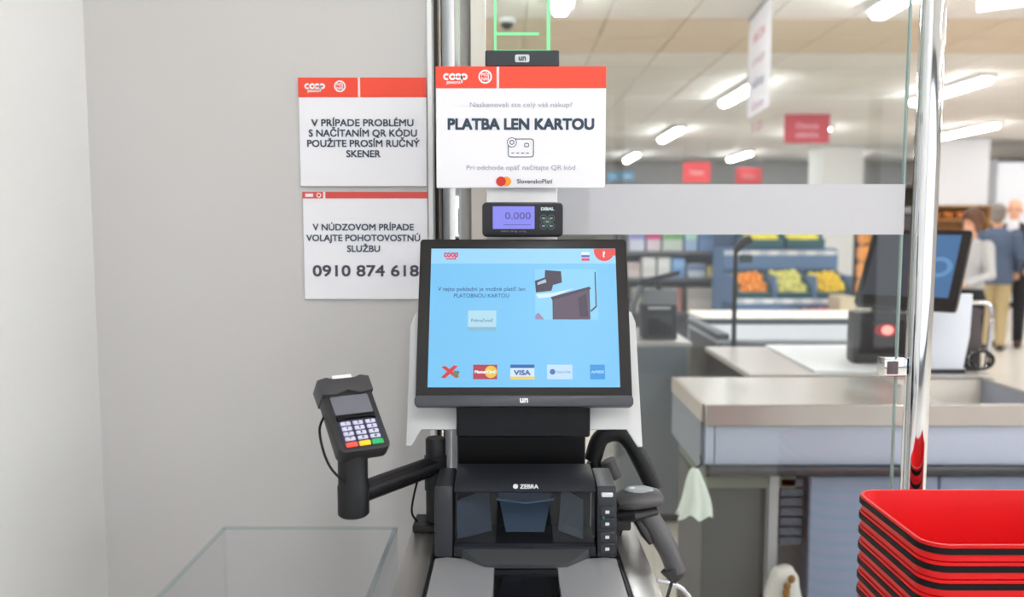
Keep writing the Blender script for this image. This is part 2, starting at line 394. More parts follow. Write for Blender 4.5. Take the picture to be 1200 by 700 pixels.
for kx, kz in ((637, 256), (646, 256), (637, 265), (646, 265), (641.5, 260)):
    bm = bmesh.new(); ringpts(bm, circ(X(kx), Z(kz), 0.0062, n=16), circ(X(kx), Z(kz), 0.005, n=16), 'y', -0.001, 0.001); obj('key_ring', bm, mat('key_ring', (70, 100, 88), 0.4), t)
    bm = bmesh.new(); prism(bm, circ(X(kx), Z(kz), 0.003, 0.0018, 12), 'y', -0.001, 0.001); obj('key_symbol', bm, m_inkg, t)

# ------------------------------------------------------------------ jamb strips left of the post: trim, gap, chrome pole
def vpole(label, px, Y, r, extra=None):
    p = at(px, 350, Y)
    t = thing('chrome_pole', label, 'pole', (p.x, Y, 0))
    obj('tube', T([(0, 0, 0.012), (0, 0, CEIL - 0.016)], r, 32, up=(0, 1, 0)), m_chrome, t)
    bm = bmesh.new(); lathe(bm, [(r + 0.03, 0), (r + 0.03, 0.006), (r + 0.004, 0.012)], 28); obj('floor_flange', bm, m_chrome, t)
    bm = bmesh.new(); lathe(bm, [(r + 0.004, CEIL - 0.02), (r + 0.03, CEIL - 0.012), (r + 0.03, CEIL - 0.006)], 28); obj('ceiling_flange', bm, m_chrome, t)
    return t
tr = struct('trim_1', B(at(503.5, 350, 1.615).x, at(508.5, 350, 1.615).x, 1.608, 1.71, 0, CEIL), m_white)
tr = struct('trim_2', B(at(508.5, 350, 1.66).x, at(515, 350, 1.66).x, 1.66, 1.70, 0, CEIL), mat('gap_dark_strip', (66, 60, 54), 0.7))  # dark strip stands in for the darkness of the open gap
vpole('slim chrome pole between the grey wall and the white post', 536, 1.66, 0.0300)
tr = struct('trim_3', B(at(553, 350, 1.60).x, at(569, 350, 1.60).x, 1.60, 1.66, 0, CEIL), mat('jamb_beige', (226, 220, 212), 0.4))
vpole('tall chrome pole at the right end of the glass partition', 1079, 1.62, 0.0235)

# ------------------------------------------------------------------ glass partition with frosted band
gx0, gx1 = at(569, 350, 1.62).x, at(1056, 350, 1.62).x
zb0, zb1 = at(850, 275, 1.62).z, at(850, 216, 1.62).z
t = thing('glass_partition', 'clear glass partition with a frosted white band beside the chrome pole', 'partition', ((gx0 + gx1) / 2, 1.622, 0.12))
gw = (gx1 - gx0) / 2
obj('glass_pane', B(-gw, gw - 0.004, 0.0, 0.008, 0.0, 2.30), m_glass, t)
obj('pane_edge', B(gw - 0.0035, gw, 0.0, 0.008, 0.0, 2.30), m_gedge, t)
obj('frosted_band', B(-gw, gw, -0.0012, -0.0004, zb0 - 0.12, zb1 - 0.12), m_frost, t)
for zc in (at(1050, 430, 1.62).z, 2.1, 0.5):
    zc -= 0.12
    c = obj('clamp', B(gw - 0.033, gw + 0.012, -0.014, 0.022, zc - 0.018, zc + 0.018, bev=0.003), m_chrome, t)
    obj('clamp_pad', B(gw - 0.028, gw - 0.006, -0.0155, -0.013, zc - 0.013, zc + 0.013, bev=0.001, seg=1), mat('clamp_pad', (92, 80, 84), 0.5), c)
obj('floor_shoe', B(-gw, gw, -0.02, 0.028, -0.12, 0.0), m_steel_d, t)

# ------------------------------------------------------------------ self checkout counter
CT = 0.955
cx0, cx1 = -0.165, 0.204
pl0, pl1 = -0.117, 0.158
t = thing('checkout_counter', 'self checkout counter with brushed steel rails around the scanner', 'counter', ((cx0 + cx1) / 2, 0.9, 0))
ox = (cx0 + cx1) / 2; oy = 0.9
def loc(x): return x - ox
obj('cabinet', B(loc(cx0) + 0.01, loc(cx1) - 0.01, -0.44, 0.44, 0.06, CT - 0.07, bev=0.006), mat('cabinet_white', (222, 222, 224), 0.45), t)
obj('plinth', B(loc(cx0) + 0.03, loc(cx1) - 0.03, -0.41, 0.41, 0.0, 0.06), m_black2, t)
obj('steel_rail', B(loc(cx0), loc(pl0) - 0.005, -0.45, 0.46, CT - 0.07, CT, bev=0.004), m_steel, t)
obj('steel_rail', B(loc(pl1) + 0.005, loc(cx1), -0.45, 0.46, CT - 0.07, CT, bev=0.004), m_steel, t)
obj('back_rail', B(loc(pl0) - 0.004, loc(pl1) + 0.004, 0.40, 0.46, CT - 0.07, CT - 0.002), m_steel, t)
obj('scanner_well', B(loc(pl0) - 0.004, loc(pl1) + 0.004, -0.45, 0.398, CT - 0.07, CT - 0.035), m_black2, t)
for s in ((loc(pl0) - 0.0045, loc(pl0) - 0.001), (loc(pl1) + 0.001, loc(pl1) + 0.0045)):
    obj('gap_dark_strip', B(s[0], s[1], -0.45, 0.30, CT - 0.034, CT - 0.003), m_black, t)

# ------------------------------------------------------------------ scanner: platter and tower
scx = (pl0 + pl1) / 2
t = thing('bioptic_scanner', 'black bioptic barcode scanner with upright window and steel weighing platter', 'scanner', (scx, 1.215, CT - 0.034))
zt = 0.034
hw = (pl1 - pl0) / 2
z6 = zt - 0.003
# platter: wings sloping toward a sunken middle, glass window in the middle
bm = bmesh.new()
pts = [(-hw + 0.001, z6), (-hw + 0.018, z6 + 0.002), (-0.052, z6 - 0.004), (-0.047, z6 - 0.004), (-0.047, 0.004), (-hw + 0.001, 0.004)]
prism(bm, pts, 'y', -0.50, -0.004)
prism(bm, [(-x, z) for x, z in pts][::-1], 'y', -0.50, -0.004)
box(bm, -0.047, 0.047, -0.50, -0.26, 0.004, z6 - 0.004)
pt = obj('platter', bm, mat('platter_steel', (182, 184, 188), 0.42, 0.6, vary=0.06, scale=60, stretch=(1, 30, 30), bump=0.05), t)
obj('platter_window', B(-0.0465, 0.0465, -0.258, -0.004, 0.004, z6 - 0.006, bev=0.001, seg=1), m_gloss, t)
# lip
bm = bmesh.new()
v = [(-0.098, 0.0, zt + 0.012), (0.098, 0.0, zt + 0.012), (0.062, -0.028, zt - 0.002), (-0.062, -0.028, zt - 0.002), (-0.098, 0.0, zt - 0.006), (0.098, 0.0, zt - 0.006), (0.062, -0.028, zt - 0.008), (-0.062, -0.028, zt - 0.008)]
vs = [bm.verts.new(p) for p in v]
for f in ((0, 1, 2, 3), (3, 2, 6, 7), (0, 3, 7, 4), (1, 5, 6, 2), (4, 7, 6, 5), (0, 4, 5, 1)): bm.faces.new([vs[i] for i in f])
bmesh.ops.recalc_face_normals(bm, faces=bm.faces[:])
obj('front_lip', bm, mat('scanner_grey', (54, 57, 62), 0.4), t)
m_sc = mat('scanner_charcoal', (32, 35, 42), 0.42, vary=0.08, scale=200, spec=0.35)
TH = 0.106
# side cheeks, slightly rounded, and centre housing with a recessed window
def cheek(s):
    bm = bmesh.new()
    prof = [(-0.004, 0.0), (0.004, TH * 0.82), (0.016, TH * 0.97), (0.06, TH), (0.10, TH), (0.10, 0.0)]
    x0, x1 = (-0.138, -0.110) if s < 0 else (0.108, 0.138)
    prism(bm, [(a, zt + b) for a, b in prof], 'x', x0, x1, bev=0.004); return bm
obj('cheek', cheek(-1), m_sc, t)
pan = obj('cheek', cheek(1), m_sc, t)
bm = bmesh.new()
prof = [(0.004, 0.004), (0.010, TH * 0.84), (0.028, TH * 1.02), (0.06, TH * 1.10), (0.10, TH * 1.10), (0.10, 0.0), (0.004, 0.0)]
# housing as frame: bottom bar, top hood, back
prism(bm, [(-0.002, zt), (-0.002, zt + 0.014), (0.012, zt + 0.016), (0.10, zt + 0.016), (0.10, zt)], 'x', -0.108, 0.106, bev=0.001)
prism(bm, [(0.004, zt + 0.098), (0.020, zt + 0.109), (0.060, zt + 0.113), (0.10, zt + 0.113), (0.10, zt + 0.094), (0.012, zt + 0.094)], 'x', -0.108, 0.106, bev=0.0015)
box(bm, -0.108, 0.106, 0.085, 0.10, zt + 0.015, zt + 0.095)
obj('housing', bm, m_sc, t)
# window: glass, and inner mirrors whose base colours carry the reflections
obj('window_glass', B(-0.107, 0.105, 0.008, 0.0105, zt + 0.016, zt + 0.0955), glassy('scanner_glass', (206, 212, 220), 1.3), t)
m_mir = mat('mirror_reflection_dim', (128, 142, 154), 0.3, 0.35)
for pts in ([(-0.045, 0.07, zt + 0.085), (0.045, 0.07, zt + 0.085), (0.030, 0.045, zt + 0.020), (-0.030, 0.045, zt + 0.020)],
            [(-0.104, 0.015, zt + 0.080), (-0.058, 0.06, zt + 0.085), (-0.052, 0.05, zt + 0.02), (-0.104, 0.015, zt + 0.02)],
            [(0.058, 0.06, zt + 0.085), (0.088, 0.015, zt + 0.080), (0.088, 0.015, zt + 0.02), (0.052, 0.05, zt + 0.02)]):
    bm = bmesh.new(); a = [bm.verts.new(p) for p in pts]; b = [bm.verts.new((p[0], p[1] + 0.003, p[2])) for p in pts]
    bm.faces.new(a); bm.faces.new(b[::-1])
    for i in range(4): bm.faces.new((a[i], b[i], b[(i + 1) % 4], a[(i + 1) % 4]))
    bmesh.ops.recalc_face_normals(bm, faces=bm.faces[:]); obj('inner_mirror', bm, m_mir if pts[0][0] < 0 else mat('mirror_reflection_bright', (186, 188, 186), 0.35, 0.2), t)  # right mirror is paler: a brighter reflection painted into its colour
bm = bmesh.new(); prism(bm, [(-0.044, zt + 0.080), (0, zt + 0.074), (0.044, zt + 0.080), (0.044, zt + 0.0825), (0, zt + 0.0765), (-0.044, zt + 0.0825)], 'y', 0.018, 0.022); obj('v_highlight', bm, mat('v_highlight', (176, 190, 196), 0.3), t)  # V-shaped highlight built as a pale strip, not a lamp
m_pr = mat('print_white', (215, 220, 226), 0.5)
text('lettering', '● ZEBRA', 0.0105, (0.0, 0.0082, zt + 0.1015), m_pr, t, bold=0.0003, rot=(R(34.5), 0, 0), width=0.038)
# button panel on the right cheek
fy = lambda z: -0.0046 + 0.0052 * (z / (TH * 0.8)) 
for k, zz in enumerate((0.068, 0.050, 0.030, 0.012)):
    b = obj('button', B(0.112, 0.134, fy(zz) - 0.0012, fy(zz) + 0.004, zt + zz - 0.007, zt + zz + 0.008, bev=0.001, seg=1), mat('button_dark', (32, 36, 44), 0.4), pan)
    obj('button_mark', B(0.120, 0.126, fy(zz) - 0.0018, fy(zz), zt + zz - 0.002, zt + zz + 0.0025), m_pr if k != 1 else m_pr, b)
obj('indicator', B(0.1165, 0.1185, -0.0022, 0.002, zt + 0.058, zt + 0.060), mat('indicator_green', (40, 190, 120), 0.4, emit=0.6), pan)
obj('maker_plate', B(0.115, 0.132, 0.0042, 0.010, zt + 0.089, zt + 0.095, bev=0.001, seg=1, M=None), m_pr, pan)

# ------------------------------------------------------------------ monitor on its neck
MB_ = at(614, 476, 1.279)
tilt = R(20.8)
MW, MH = 0.342, 0.278
t = thing('touch_monitor', 'black touch monitor with pale blue payment screen on the self checkout', 'monitor', (MB_.x, 1.279, MB_.z), (-tilt, 0, 0))
bm = bmesh.new(); prism(bm, rrect(-MW / 2, MW / 2, 0.0, MH, 0.006), 'y', 0.0, 0.016, bev=0.002); obj('bezel', bm, m_bezel, t)
bm = bmesh.new(); prism(bm, rrect(-MW / 2 - 0.001, MW / 2 + 0.001, -0.001, 0.0165, 0.006), 'y', -0.003, 0.016, bev=0.002); ch = obj('bezel_chin', bm, m_chin, t)
text('lettering', 'un', 0.0135, (0, -0.0034, 0.005), m_pr, ch, bold=0.0006)
bm = bmesh.new(); box(bm, -MW / 2 + 0.012, MW / 2 - 0.012, 0.016, 0.045, 0.02, MH - 0.012, bev=0.008); obj('rear_shell', bm, m_black, t)
S0, S1 = -0.152, 0.152
zs0 = 0.0295; zs1 = zs0 + 0.2315
su = lambda p: S0 + (p - 500.5) / 227.0 * (S1 - S0)
sv = lambda p: zs0 + (455 - p) / 163.5 * (zs1 - zs0)
E = 0.90
def em(name, c, e=E): return mat('screen_' + name, c, 0.35, emit=e, spec=0.3)
scr = obj('screen', B(S0, S1, -0.0006, 0.002, zs0, zs1), em('blue', (118, 192, 238)), t)
def srect(name, m, x0, x1, y0, y1, d=0.0010): return obj(name, B(su(x0), su(x1), -d, -0.0004, sv(y1), sv(y0)), m, scr)
def spoly(name, m, pts, d=0.0012):
    bm = bmesh.new(); prism(bm, [(su(x), sv(y)) for x, y in pts], 'y', -d, -0.0004); return obj(name, bm, m, scr)
srect('title_bar', em('bar', (150, 208, 246)), 500.5, 727.5, 291.8, 310)
text('lettering', 'coop', 0.0165, (su(525), -0.0013, sv(302)), em('cooprd', (214, 70, 90)), scr, bold=0.0005, width=(su(533) - su(516)))
srect('logo_line', em('cooprd', (214, 70, 90)), 519, 531, 303.6, 305, 0.0013)
srect('language_flag', em('white', (225, 235, 250)), 685.5, 695.5, 296, 306.5, 0.0013)
srect('flag_stripe', em('navy', (90, 100, 190)), 685.5, 695.5, 299.6, 302.6, 0.0016); srect('flag_stripe', em('cooprd', (214, 70, 90)), 685.5, 695.5, 303.5, 306.5, 0.0016)
spoly('corner_button', em('redbtn', (224, 70, 62)), [(727.4, 291.9), (701, 291.9)] + [(713.5 + 12.8 * math.cos(R(a)), 294 + 13 * math.sin(R(a))) for a in range(170, 10, -16)] + [(727.4, 301)], 0.0014)
text('lettering', '?', 0.013, (su(713), -0.0018, sv(302)), em('white', (225, 235, 250)), scr, bold=0.0005)
text('lettering', 'V tejto pokladni je možné platiť len', 0.0092, (su(563), -0.0011, sv(343)), em('ink', (64, 104, 158)), scr, width=su(616) - su(509.5), bold=0.0001)
text('lettering', 'PLATOBNOU KARTOU', 0.0092, (su(563), -0.0011, sv(351)), em('ink', (64, 104, 158)), scr, width=su(597) - su(530), bold=0.0001)
bt = srect('continue_button', em('button', (172, 214, 232)), 547, 581, 366.5, 390, 0.0014)
srect('button_shade', em('button_d', (132, 178, 204)), 547, 581, 386, 390, 0.0017)
text('lettering', 'Pokračovať', 0.0075, (su(564), -0.0018, sv(380)), em('ink2', (88, 110, 140)), scr, width=su(577) - su(551))
# picture of the till on screen
srect('picture_sky', em('pic_bg', (134, 202, 242)), 628, 704, 317, 377, 0.0010)
m_pd, m_pm = em('pic_dark', (62, 52, 72)), em('pic_mid', (88, 72, 92))
spoly('picture_till', m_pm, [(649, 354), (694.5, 340), (694.5, 377), (649, 377)])
spoly('picture_till_edge', m_pd, [(647, 350.5), (694.5, 338), (696, 341), (649, 354.5)], 0.0015)
spoly('picture_device', m_pd, [(640.5, 318), (660, 319.5), (661, 333), (650, 336), (648, 343), (629, 345), (628, 331), (640, 327)], 0.0013)
spoly('picture_device_light', em('pic_lt', (170, 190, 214)), [(631, 333), (641, 329), (642, 333), (631, 336)], 0.0016)
spoly('picture_tray', em('pic_tray', (206, 228, 246)), [(629, 347), (650, 345.5), (676, 340), (650, 350), (632, 352)], 0.0014)
spoly('picture_pole', m_pd, [(701, 320), (702.3, 320), (702.8, 362), (696, 368), (694.5, 367), (701.2, 361)], 0.0014)
spoly('picture_shade', m_pd, [(680, 352), (690, 346), (692, 374), (682, 374)], 0.0014)
spoly('picture_box', em('pic_box', (150, 130, 170)), [(628, 372), (632, 369), (639, 377), (628, 377)], 0.0014)
# payment logos
for k, pts in enumerate(([(516, 432), (521, 431), (538, 443), (534, 445)], [(516, 444), (531, 430), (536, 431), (521, 445)])):
    spoly('logo_stroke', em('logo_red', (206, 60, 62)), pts, 0.0014 + 0.0002 * k)
spoly('logo_stroke', em('logo_olive', (108, 128, 96)), [(531, 436), (538, 437), (536, 444), (531, 442)], 0.0018)
srect('card_logo', em('logo_maroon', (176, 62, 84)), 554, 582.5, 429.5, 446, 0.0014)
bm = bmesh.new(); prism(bm, circ(su(575), sv(437.7), 0.0098), 'y', -0.0017, -0.0004); obj('logo_disc', bm, em('logo_yel', (226, 190, 70)), scr)
text('lettering', 'MasterCard', 0.0065, (su(568), -0.0020, sv(439.3)), em('white', (225, 235, 250)), scr, bold=0.0003, width=su(580) - su(556))
srect('card_logo', em('logo_visabg', (206, 224, 240)), 598, 626.5, 429.5, 446, 0.0014)
srect('logo_band', em('logo_vblue', (44, 96, 170)), 598, 626.5, 429.5, 433.3, 0.0017); srect('logo_band', em('logo_vyel', (232, 200, 90)), 598, 626.5, 443, 446, 0.0017)
text('lettering', 'VISA', 0.0105, (su(612), -0.0020, sv(441.2)), em('logo_vtext', (70, 106, 176)), scr, bold=0.0005, width=su(622) - su(603))
srect('card_logo', em('logo_dinbg', (186, 216, 248)), 641.5, 671.5, 429.5, 446, 0.0014)
bm = bmesh.new(); prism(bm, circ(su(648), sv(437.7), 0.0045), 'y', -0.0017, -0.0004); obj('logo_disc', bm, em('navy2', (70, 110, 180)), scr)
text('lettering', 'Diners Club', 0.005, (su(661), -0.0018, sv(439)), em('ink', (64, 104, 158)), scr, width=su(669) - su(653))
srect('card_logo', em('logo_amex', (52, 146, 216)), 692.5, 710, 429.5, 446, 0.0014)
text('lettering', 'AMEX', 0.006, (su(701.2), -0.0018, sv(439.3)), em('logo_amext', (150, 206, 245)), scr, bold=0.0003, width=su(709) - su(693.5))
# white translucent wings behind the monitor
m_wing = mat('wing_white', (208, 210, 212), 0.4)
wg = lambda px, py: (((px - 614) * 0.001395), (476 - py) * 0.00147)
outl = [wg(*p) for p in ((479, 380), (484, 366), (494, 360), (735, 360), (744, 364), (748.5, 376), (750.5, 516), (745, 516), (733, 497), (496, 497), (485, 515), (479, 515))]
bm = bmesh.new(); prism(bm, outl, 'y', 0.046, 0.052, bev=0.001); obj('backing_plate', bm, m_wing, t)
# neck and stand (upright): in the monitor's own frame via inverse rotation
nk = bpy.data.objects.new('x', None)
Mi = Matrix.Rotation(tilt, 4, 'X')
def upright(name, bmx, m):
    bmesh.ops.transform(bmx, matrix=Mi @ Matrix.Translation((-MB_.x, -1.279, -MB_.z)), verts=bmx.verts[:]); return obj(name, bmx, m, t)
bpy.data.objects.remove(nk)
n0, n1 = at(535, 500, 1.30), at(691.5, 500, 1.30)
upright('neck_block', B(n0.x, n1.x, 1.297, 1.42, at(600, 513, 1.297).z, MB_.z + 0.03, bev=0.003, seg=1), mat('neck_charcoal', (20, 22, 27), 0.5, spec=0.25))
n0, n1 = at(536, 530, 1.36), at(686, 530, 1.36)
upright('stand_block', B(n0.x, n1.x, 1.36, 1.43, CT, at(600, 511, 1.36).z, bev=0.002, seg=1), m_black2)
upright('bracket_strip', B(at(530, 530, 1.395).x, at(536.5, 530, 1.395).x, 1.39, 1.40, CT - 0.03, at(533, 494, 1.39).z), m_wing)
upright('bracket_strip', B(at(478, 530, 1.415).x, at(484, 530, 1.415).x, 1.41, 1.416, at(533, 515, 1.41).z, at(533, 470, 1.41).z), m_wing)

# ------------------------------------------------------------------ card terminal and its swing arm
pA = at(510.5, 545, 1.335); zA = pA.z
hx, hy = at(414, 578, 1.18).x, 1.18
t = thing('terminal_arm', 'black swing arm holding the card terminal left of the scanner', 'arm', (pA.x, 1.335, CT))
top = at(510, 513, 1.335).z - CT
bm = bmesh.new(); lathe(bm, [(0.0165, 0.004), (0.0165, top * 0.42), (0.0185, top * 0.43), (0.0185, top * 0.80), (0.0165, top * 0.81), (0.0165, top - 0.003), (0.0145, top)], 28); obj('post', bm, m_black, t)
obj('base_plate', B(-0.036, 0.03, -0.028, 0.03, 0.0, 0.012, bev=0.002, seg=1), m_black, t)
dx, dy, dz = hx - pA.x, hy - 1.335, zA - CT
path = [(dx * s, dy * s, dz) for s in (0.05, 0.5, 0.95)]
obj('arm_tube', T(path, [(0.015, 0.0165)] * 3, 12), m_black, t)
u = Vector((dx, dy, 0)).normalized(); nrm = Vector((u.y, -u.x, 0))
for zz in (0.010, -0.006):
    p2 = [Vector(p) + Vector((0, 0, zz)) - nrm * 0.0 for p in path]
    obj('arm_ridge', T(p2, [(0.0165, 0.003)] * 3, 8), m_black2, t)
r = 0.0228
zb, ztp = at(414, 604, 1.18).z - CT, at(414, 528, 1.19).z - CT
bm = bmesh.new(); lathe(bm, [(r - 0.003, zb), (r, zb + 0.003), (r, zb + 0.045), (r - 0.0012, zb + 0.047), (r - 0.0012, ztp), (r * 0.8, ztp + 0.012)], 30, (dx, dy)); obj('holder', bm, m_black, t)
obj('cable', T(bez([(-0.028, -0.01, 0.085), (-0.034, -0.02, 0.06), (-0.038, -0.015, 0.03), (-0.030, -0.005, 0.010)], 8), 0.0018, 8), m_black2, t)
# terminal, face tilted 42 degrees up from the horizontal and turned
pc = at(416, 487, 1.195)
t = thing('card_terminal', 'handheld black card payment terminal with white keys on the swing arm', 'card terminal', pc, Euler((R(-48), 0, R(31)), 'XYZ'))
TW, TL = 0.078, 0.122
bm = bmesh.new(); prism(bm, rrect(-TW / 2, TW / 2, -TL / 2, TL / 2, 0.010), 'y', 0.0, 0.026, bev=0.004); obj('body', bm, mat('terminal_black', (38, 38, 41), 0.4, vary=0.06, scale=200), t)
bm = bmesh.new(); prism(bm, [(-TW / 2 - 0.001, TL / 2 - 0.022), (-TW / 2 - 0.002, TL / 2 + 0.006), (-TW / 2 + 0.012, TL / 2 + 0.010), (-0.016, TL / 2 + 0.006), (0.016, TL / 2 + 0.006), (TW / 2 - 0.012, TL / 2 + 0.010), (TW / 2 + 0.001, TL / 2 + 0.006), (TW / 2 + 0.001, TL / 2 - 0.020), (0.018, TL / 2 - 0.024), (0.0, TL / 2 - 0.017), (-0.018, TL / 2 - 0.024)], 'y', -0.006, 0.030, bev=0.003)
obj('printer_cover', bm, mat('terminal_cover', (60, 60, 64), 0.35), t)
obj('paper_slip', B(-0.015, 0.015, 0.000, 0.002, TL / 2 + 0.004, TL / 2 + 0.0155), m_white, t)
bm = bmesh.new(); prism(bm, rrect(-0.029, 0.029, 0.002, 0.036, 0.003), 'y', -0.0016, 0.002); obj('display_glass', bm, mat('terminal_lcd', (104, 106, 116), 0.4), t)
bm = bmesh.new(); prism(bm, [(-0.029, -0.009), (-0.022, -0.006), (0.022, -0.006), (0.029, -0.009), (0.029, 0.001), (-0.029, 0.001)], 'y', -0.004, 0.002, bev=0.001); obj('card_rim', bm, m_black2, t)
bm = bmesh.new(); prism(bm, rrect(-0.0295, 0.0295, -0.054, -0.0085, 0.004), 'y', -0.0012, 0.002); obj('keypad', bm, mat('keypad_navy', (48, 48, 84), 0.4), t)
kk = mat('key_white', (206, 206, 226), 0.4); mk = mat('key_print', (70, 70, 120), 0.5)
n = 0
for rr in range(4):
    for cc in range(3):
        n += 1
        xx, zz = -0.019 + cc * 0.019, -0.014 - rr * 0.0088
        k = obj('key', B(xx - 0.0075, xx + 0.0075, -0.0032, 0.0, zz - 0.0032, zz + 0.0032, bev=0.001, seg=1), kk, t)
        text('key_digit', '123456789*0#'[n - 1], 0.0055, (xx, -0.0034, zz - 0.002), mk, k, bold=0.0002)
for cc, c in enumerate(((236, 88, 70), (244, 206, 40), (44, 182, 108))):
    xx, zz = -0.0195 + cc * 0.0195, -0.0505
    obj('key', B(xx - 0.0088, xx + 0.0088, -0.0040, 0.0, zz - 0.0042, zz + 0.0042, bev=0.0015, seg=1), mat('key_colour_%d' % cc, c, 0.4), t)
obj('cable', T(bez([(-0.034, 0.022, 0.025), (-0.052, 0.018, -0.01), (-0.048, 0.03, -0.06), (-0.015, 0.06, -0.085)], 8), 0.0019, 8), m_black2, t)

# ------------------------------------------------------------------ hand scanner, stand and cable on the right of the counter
p = at(748, 586, 1.30)
t = thing('hand_scanner', 'grey hand-held barcode scanner hanging at the right side of the scanner tower', 'hand scanner', p)
m_hs = mat('hand_scanner_grey', (74, 74, 78), 0.45); m_hs2 = mat('hand_scanner_dark', (36, 36, 40), 0.5)
obj('head', loft(bmesh.new(), [(-0.036, -0.002, -0.010), (-0.030, -0.002, -0.002), (-0.012, -0.004, 0.004), (0.012, -0.002, 0.006), (0.030, 0, 0.004), (0.0375, 0.002, 0.0)], [(0.012, 0.006), (0.026, 0.013), (0.033, 0.017), (0.032, 0.016), (0.025, 0.013), (0.010, 0.006)], 20), m_hs, t)
obj('rubber_nose', loft(bmesh.new(), [(-0.034, -0.006, -0.024), (-0.010, -0.010, -0.018), (0.026, -0.004, -0.014)], [(0.012, 0.008), (0.024, 0.012), (0.018, 0.008)], 16), m_hs2, t)
bm = bmesh.new(); ell(bm, (0.0, -0.005, 0.0185), (0.024, 0.017, 0.0045), 16)
obj('pale_patch', bm, mat('hand_scanner_pale', (150, 156, 164), 0.25), t)  # pale oval patch on top of the head
obj('handle', loft(bmesh.new(), bez([(0.006, 0.0, -0.012), (0.026, -0.01, -0.042), (0.046, -0.022, -0.076), (0.058, -0.03, -0.108)], 5), [(0.017 + 0.001 * math.sin(i * 0.4), 0.019) for i in range(16)], 16, up=(0, 1, 0)), m_hs, t)
obj('trigger', loft(bmesh.new(), [(-0.004, -0.014, -0.028), (0.008, -0.022, -0.046), (0.018, -0.026, -0.062)], [(0.006, 0.007), (0.008, 0.009), (0.005, 0.006)], 10, up=(0, 1, 0)), m_hs2, t)
obj('handle_cap', loft(bmesh.new(), [(0.048, -0.03, -0.100), (0.054, -0.033, -0.112), (0.050, -0.034, -0.122)], [(0.018, 0.018), (0.016, 0.016), (0.006, 0.006)], 14, up=(0, 1, 0)), m_hs2, t)
obj('cable', T(bez([(0.050, -0.034, -0.12), (0.040, -0.02, -0.17), (0.03, 0.02, -0.22), (0.035, 0.05, -0.34), (0.09, 0.05, -0.40)], 10), 0.0028, 8), m_hs2, t)
obj('cradle', B(-0.046, -0.012, -0.012, 0.022, -0.048, -0.018, bev=0.005), m_hs2, t)
obj('cradle_arm', T([(-0.030, 0.004, -0.046), (-0.036, 0.002, -0.062), (-0.050, 0.0, -0.072)], 0.008, 10), m_hs2, t)
# gooseneck stand behind
a, b, c, d = at(694, 540, 1.46), at(706, 512, 1.46), at(735, 514, 1.46), at(768, 574, 1.44)
t = thing('gooseneck_stand', 'black bent stand arm under the right wing of the monitor plate', 'stand', (a.x, 1.46, 0))
L = lambda v: (v.x - a.x, v.y - 1.46, v.z)
obj('arm', loft(bmesh.new(), bez([L(a), L(b), L(c), L(d)], 8), [(0.016, 0.012)] * 25, 14, up=(0, 1, 0)), m_black, t)
obj('foot', loft(bmesh.new(), [L(a), (0.015, 0.0, 1.0), (0.05, 0.0, 0.85), (0.05, 0.0, 0.012)], 0.012, 12, up=(0, 1, 0)), m_black2, t)
obj('foot_plate', B(-0.01, 0.12, -0.05, 0.05, 0, 0.012, bev=0.002, seg=1), m_black2, t)
obj('arm_collar', loft(bmesh.new(), [L(at(712, 540, 1.45)), L(at(722, 560, 1.45))], [(0.014, 0.014), (0.012, 0.012)], 14, up=(0, 1, 0)), m_hs, t)
# metal hose at the bottom
pts = [at(770, 680, 1.38), at(785, 684, 1.38), at(802, 693, 1.38), at(815, 720, 1.38), at(818, 800, 1.40)]
tag(obj('metal_cable', T(bez(pts, 8), 0.0045, 10), mat('cable_silver', (190, 194, 200), 0.25, 0.8)), 'silver cable loop beside the counter below the hand scanner', 'cable')

# ------------------------------------------------------------------ clear acrylic bagging screen on the left, on its platform
ax0, ax1 = at(261, 618, 1.20).x, cx0 - 0.006
zt_ = at(300, 618, 1.20).z
t = thing('acrylic_screen', 'clear acrylic three-sided screen low beside the grey wall', 'screen', ((ax0 + ax1) / 2, 1.20, 0.62))
hw_ = (ax1 - ax0) / 2; hh = zt_ - 0.62
obj('back_sheet', B(-hw_, hw_, -0.003, 0.003, 0, hh - 0.003), m_acryl, t)
obj('side_sheet', B(-hw_, -hw_ + 0.006, -0.60, -0.0035, 0, hh - 0.003), m_acryl, t)
obj('side_sheet', B(hw_ - 0.006, hw_, -0.60, -0.0035, 0, hh - 0.003), m_acryl, t)
m_ae = glassy('acrylic_top_edge', (240, 246, 248), 1.0, 0.15)
obj('polished_edge', B(-hw_, hw_, -0.003, 0.003, hh - 0.0028, hh), m_ae, t)
for x in (-hw_, hw_ - 0.006): obj('polished_edge', B(x, x + 0.006, -0.60, -0.0035, hh - 0.0028, hh), m_ae, t)
t = thing('bagging_platform', 'steel bagging platform under the acrylic screen', 'platform', ((ax0 + ax1) / 2, 0.9, 0))
obj('tray', B(-hw_ - 0.02, hw_ + 0.004, -0.33, 0.33, 0.58, 0.619, bev=0.004, seg=1), m_steel, t)
obj('pedestal', B(-hw_ + 0.02, hw_ - 0.02, -0.28, 0.28, 0.0, 0.58), mat('cabinet_white', (222, 222, 224), 0.45), t)

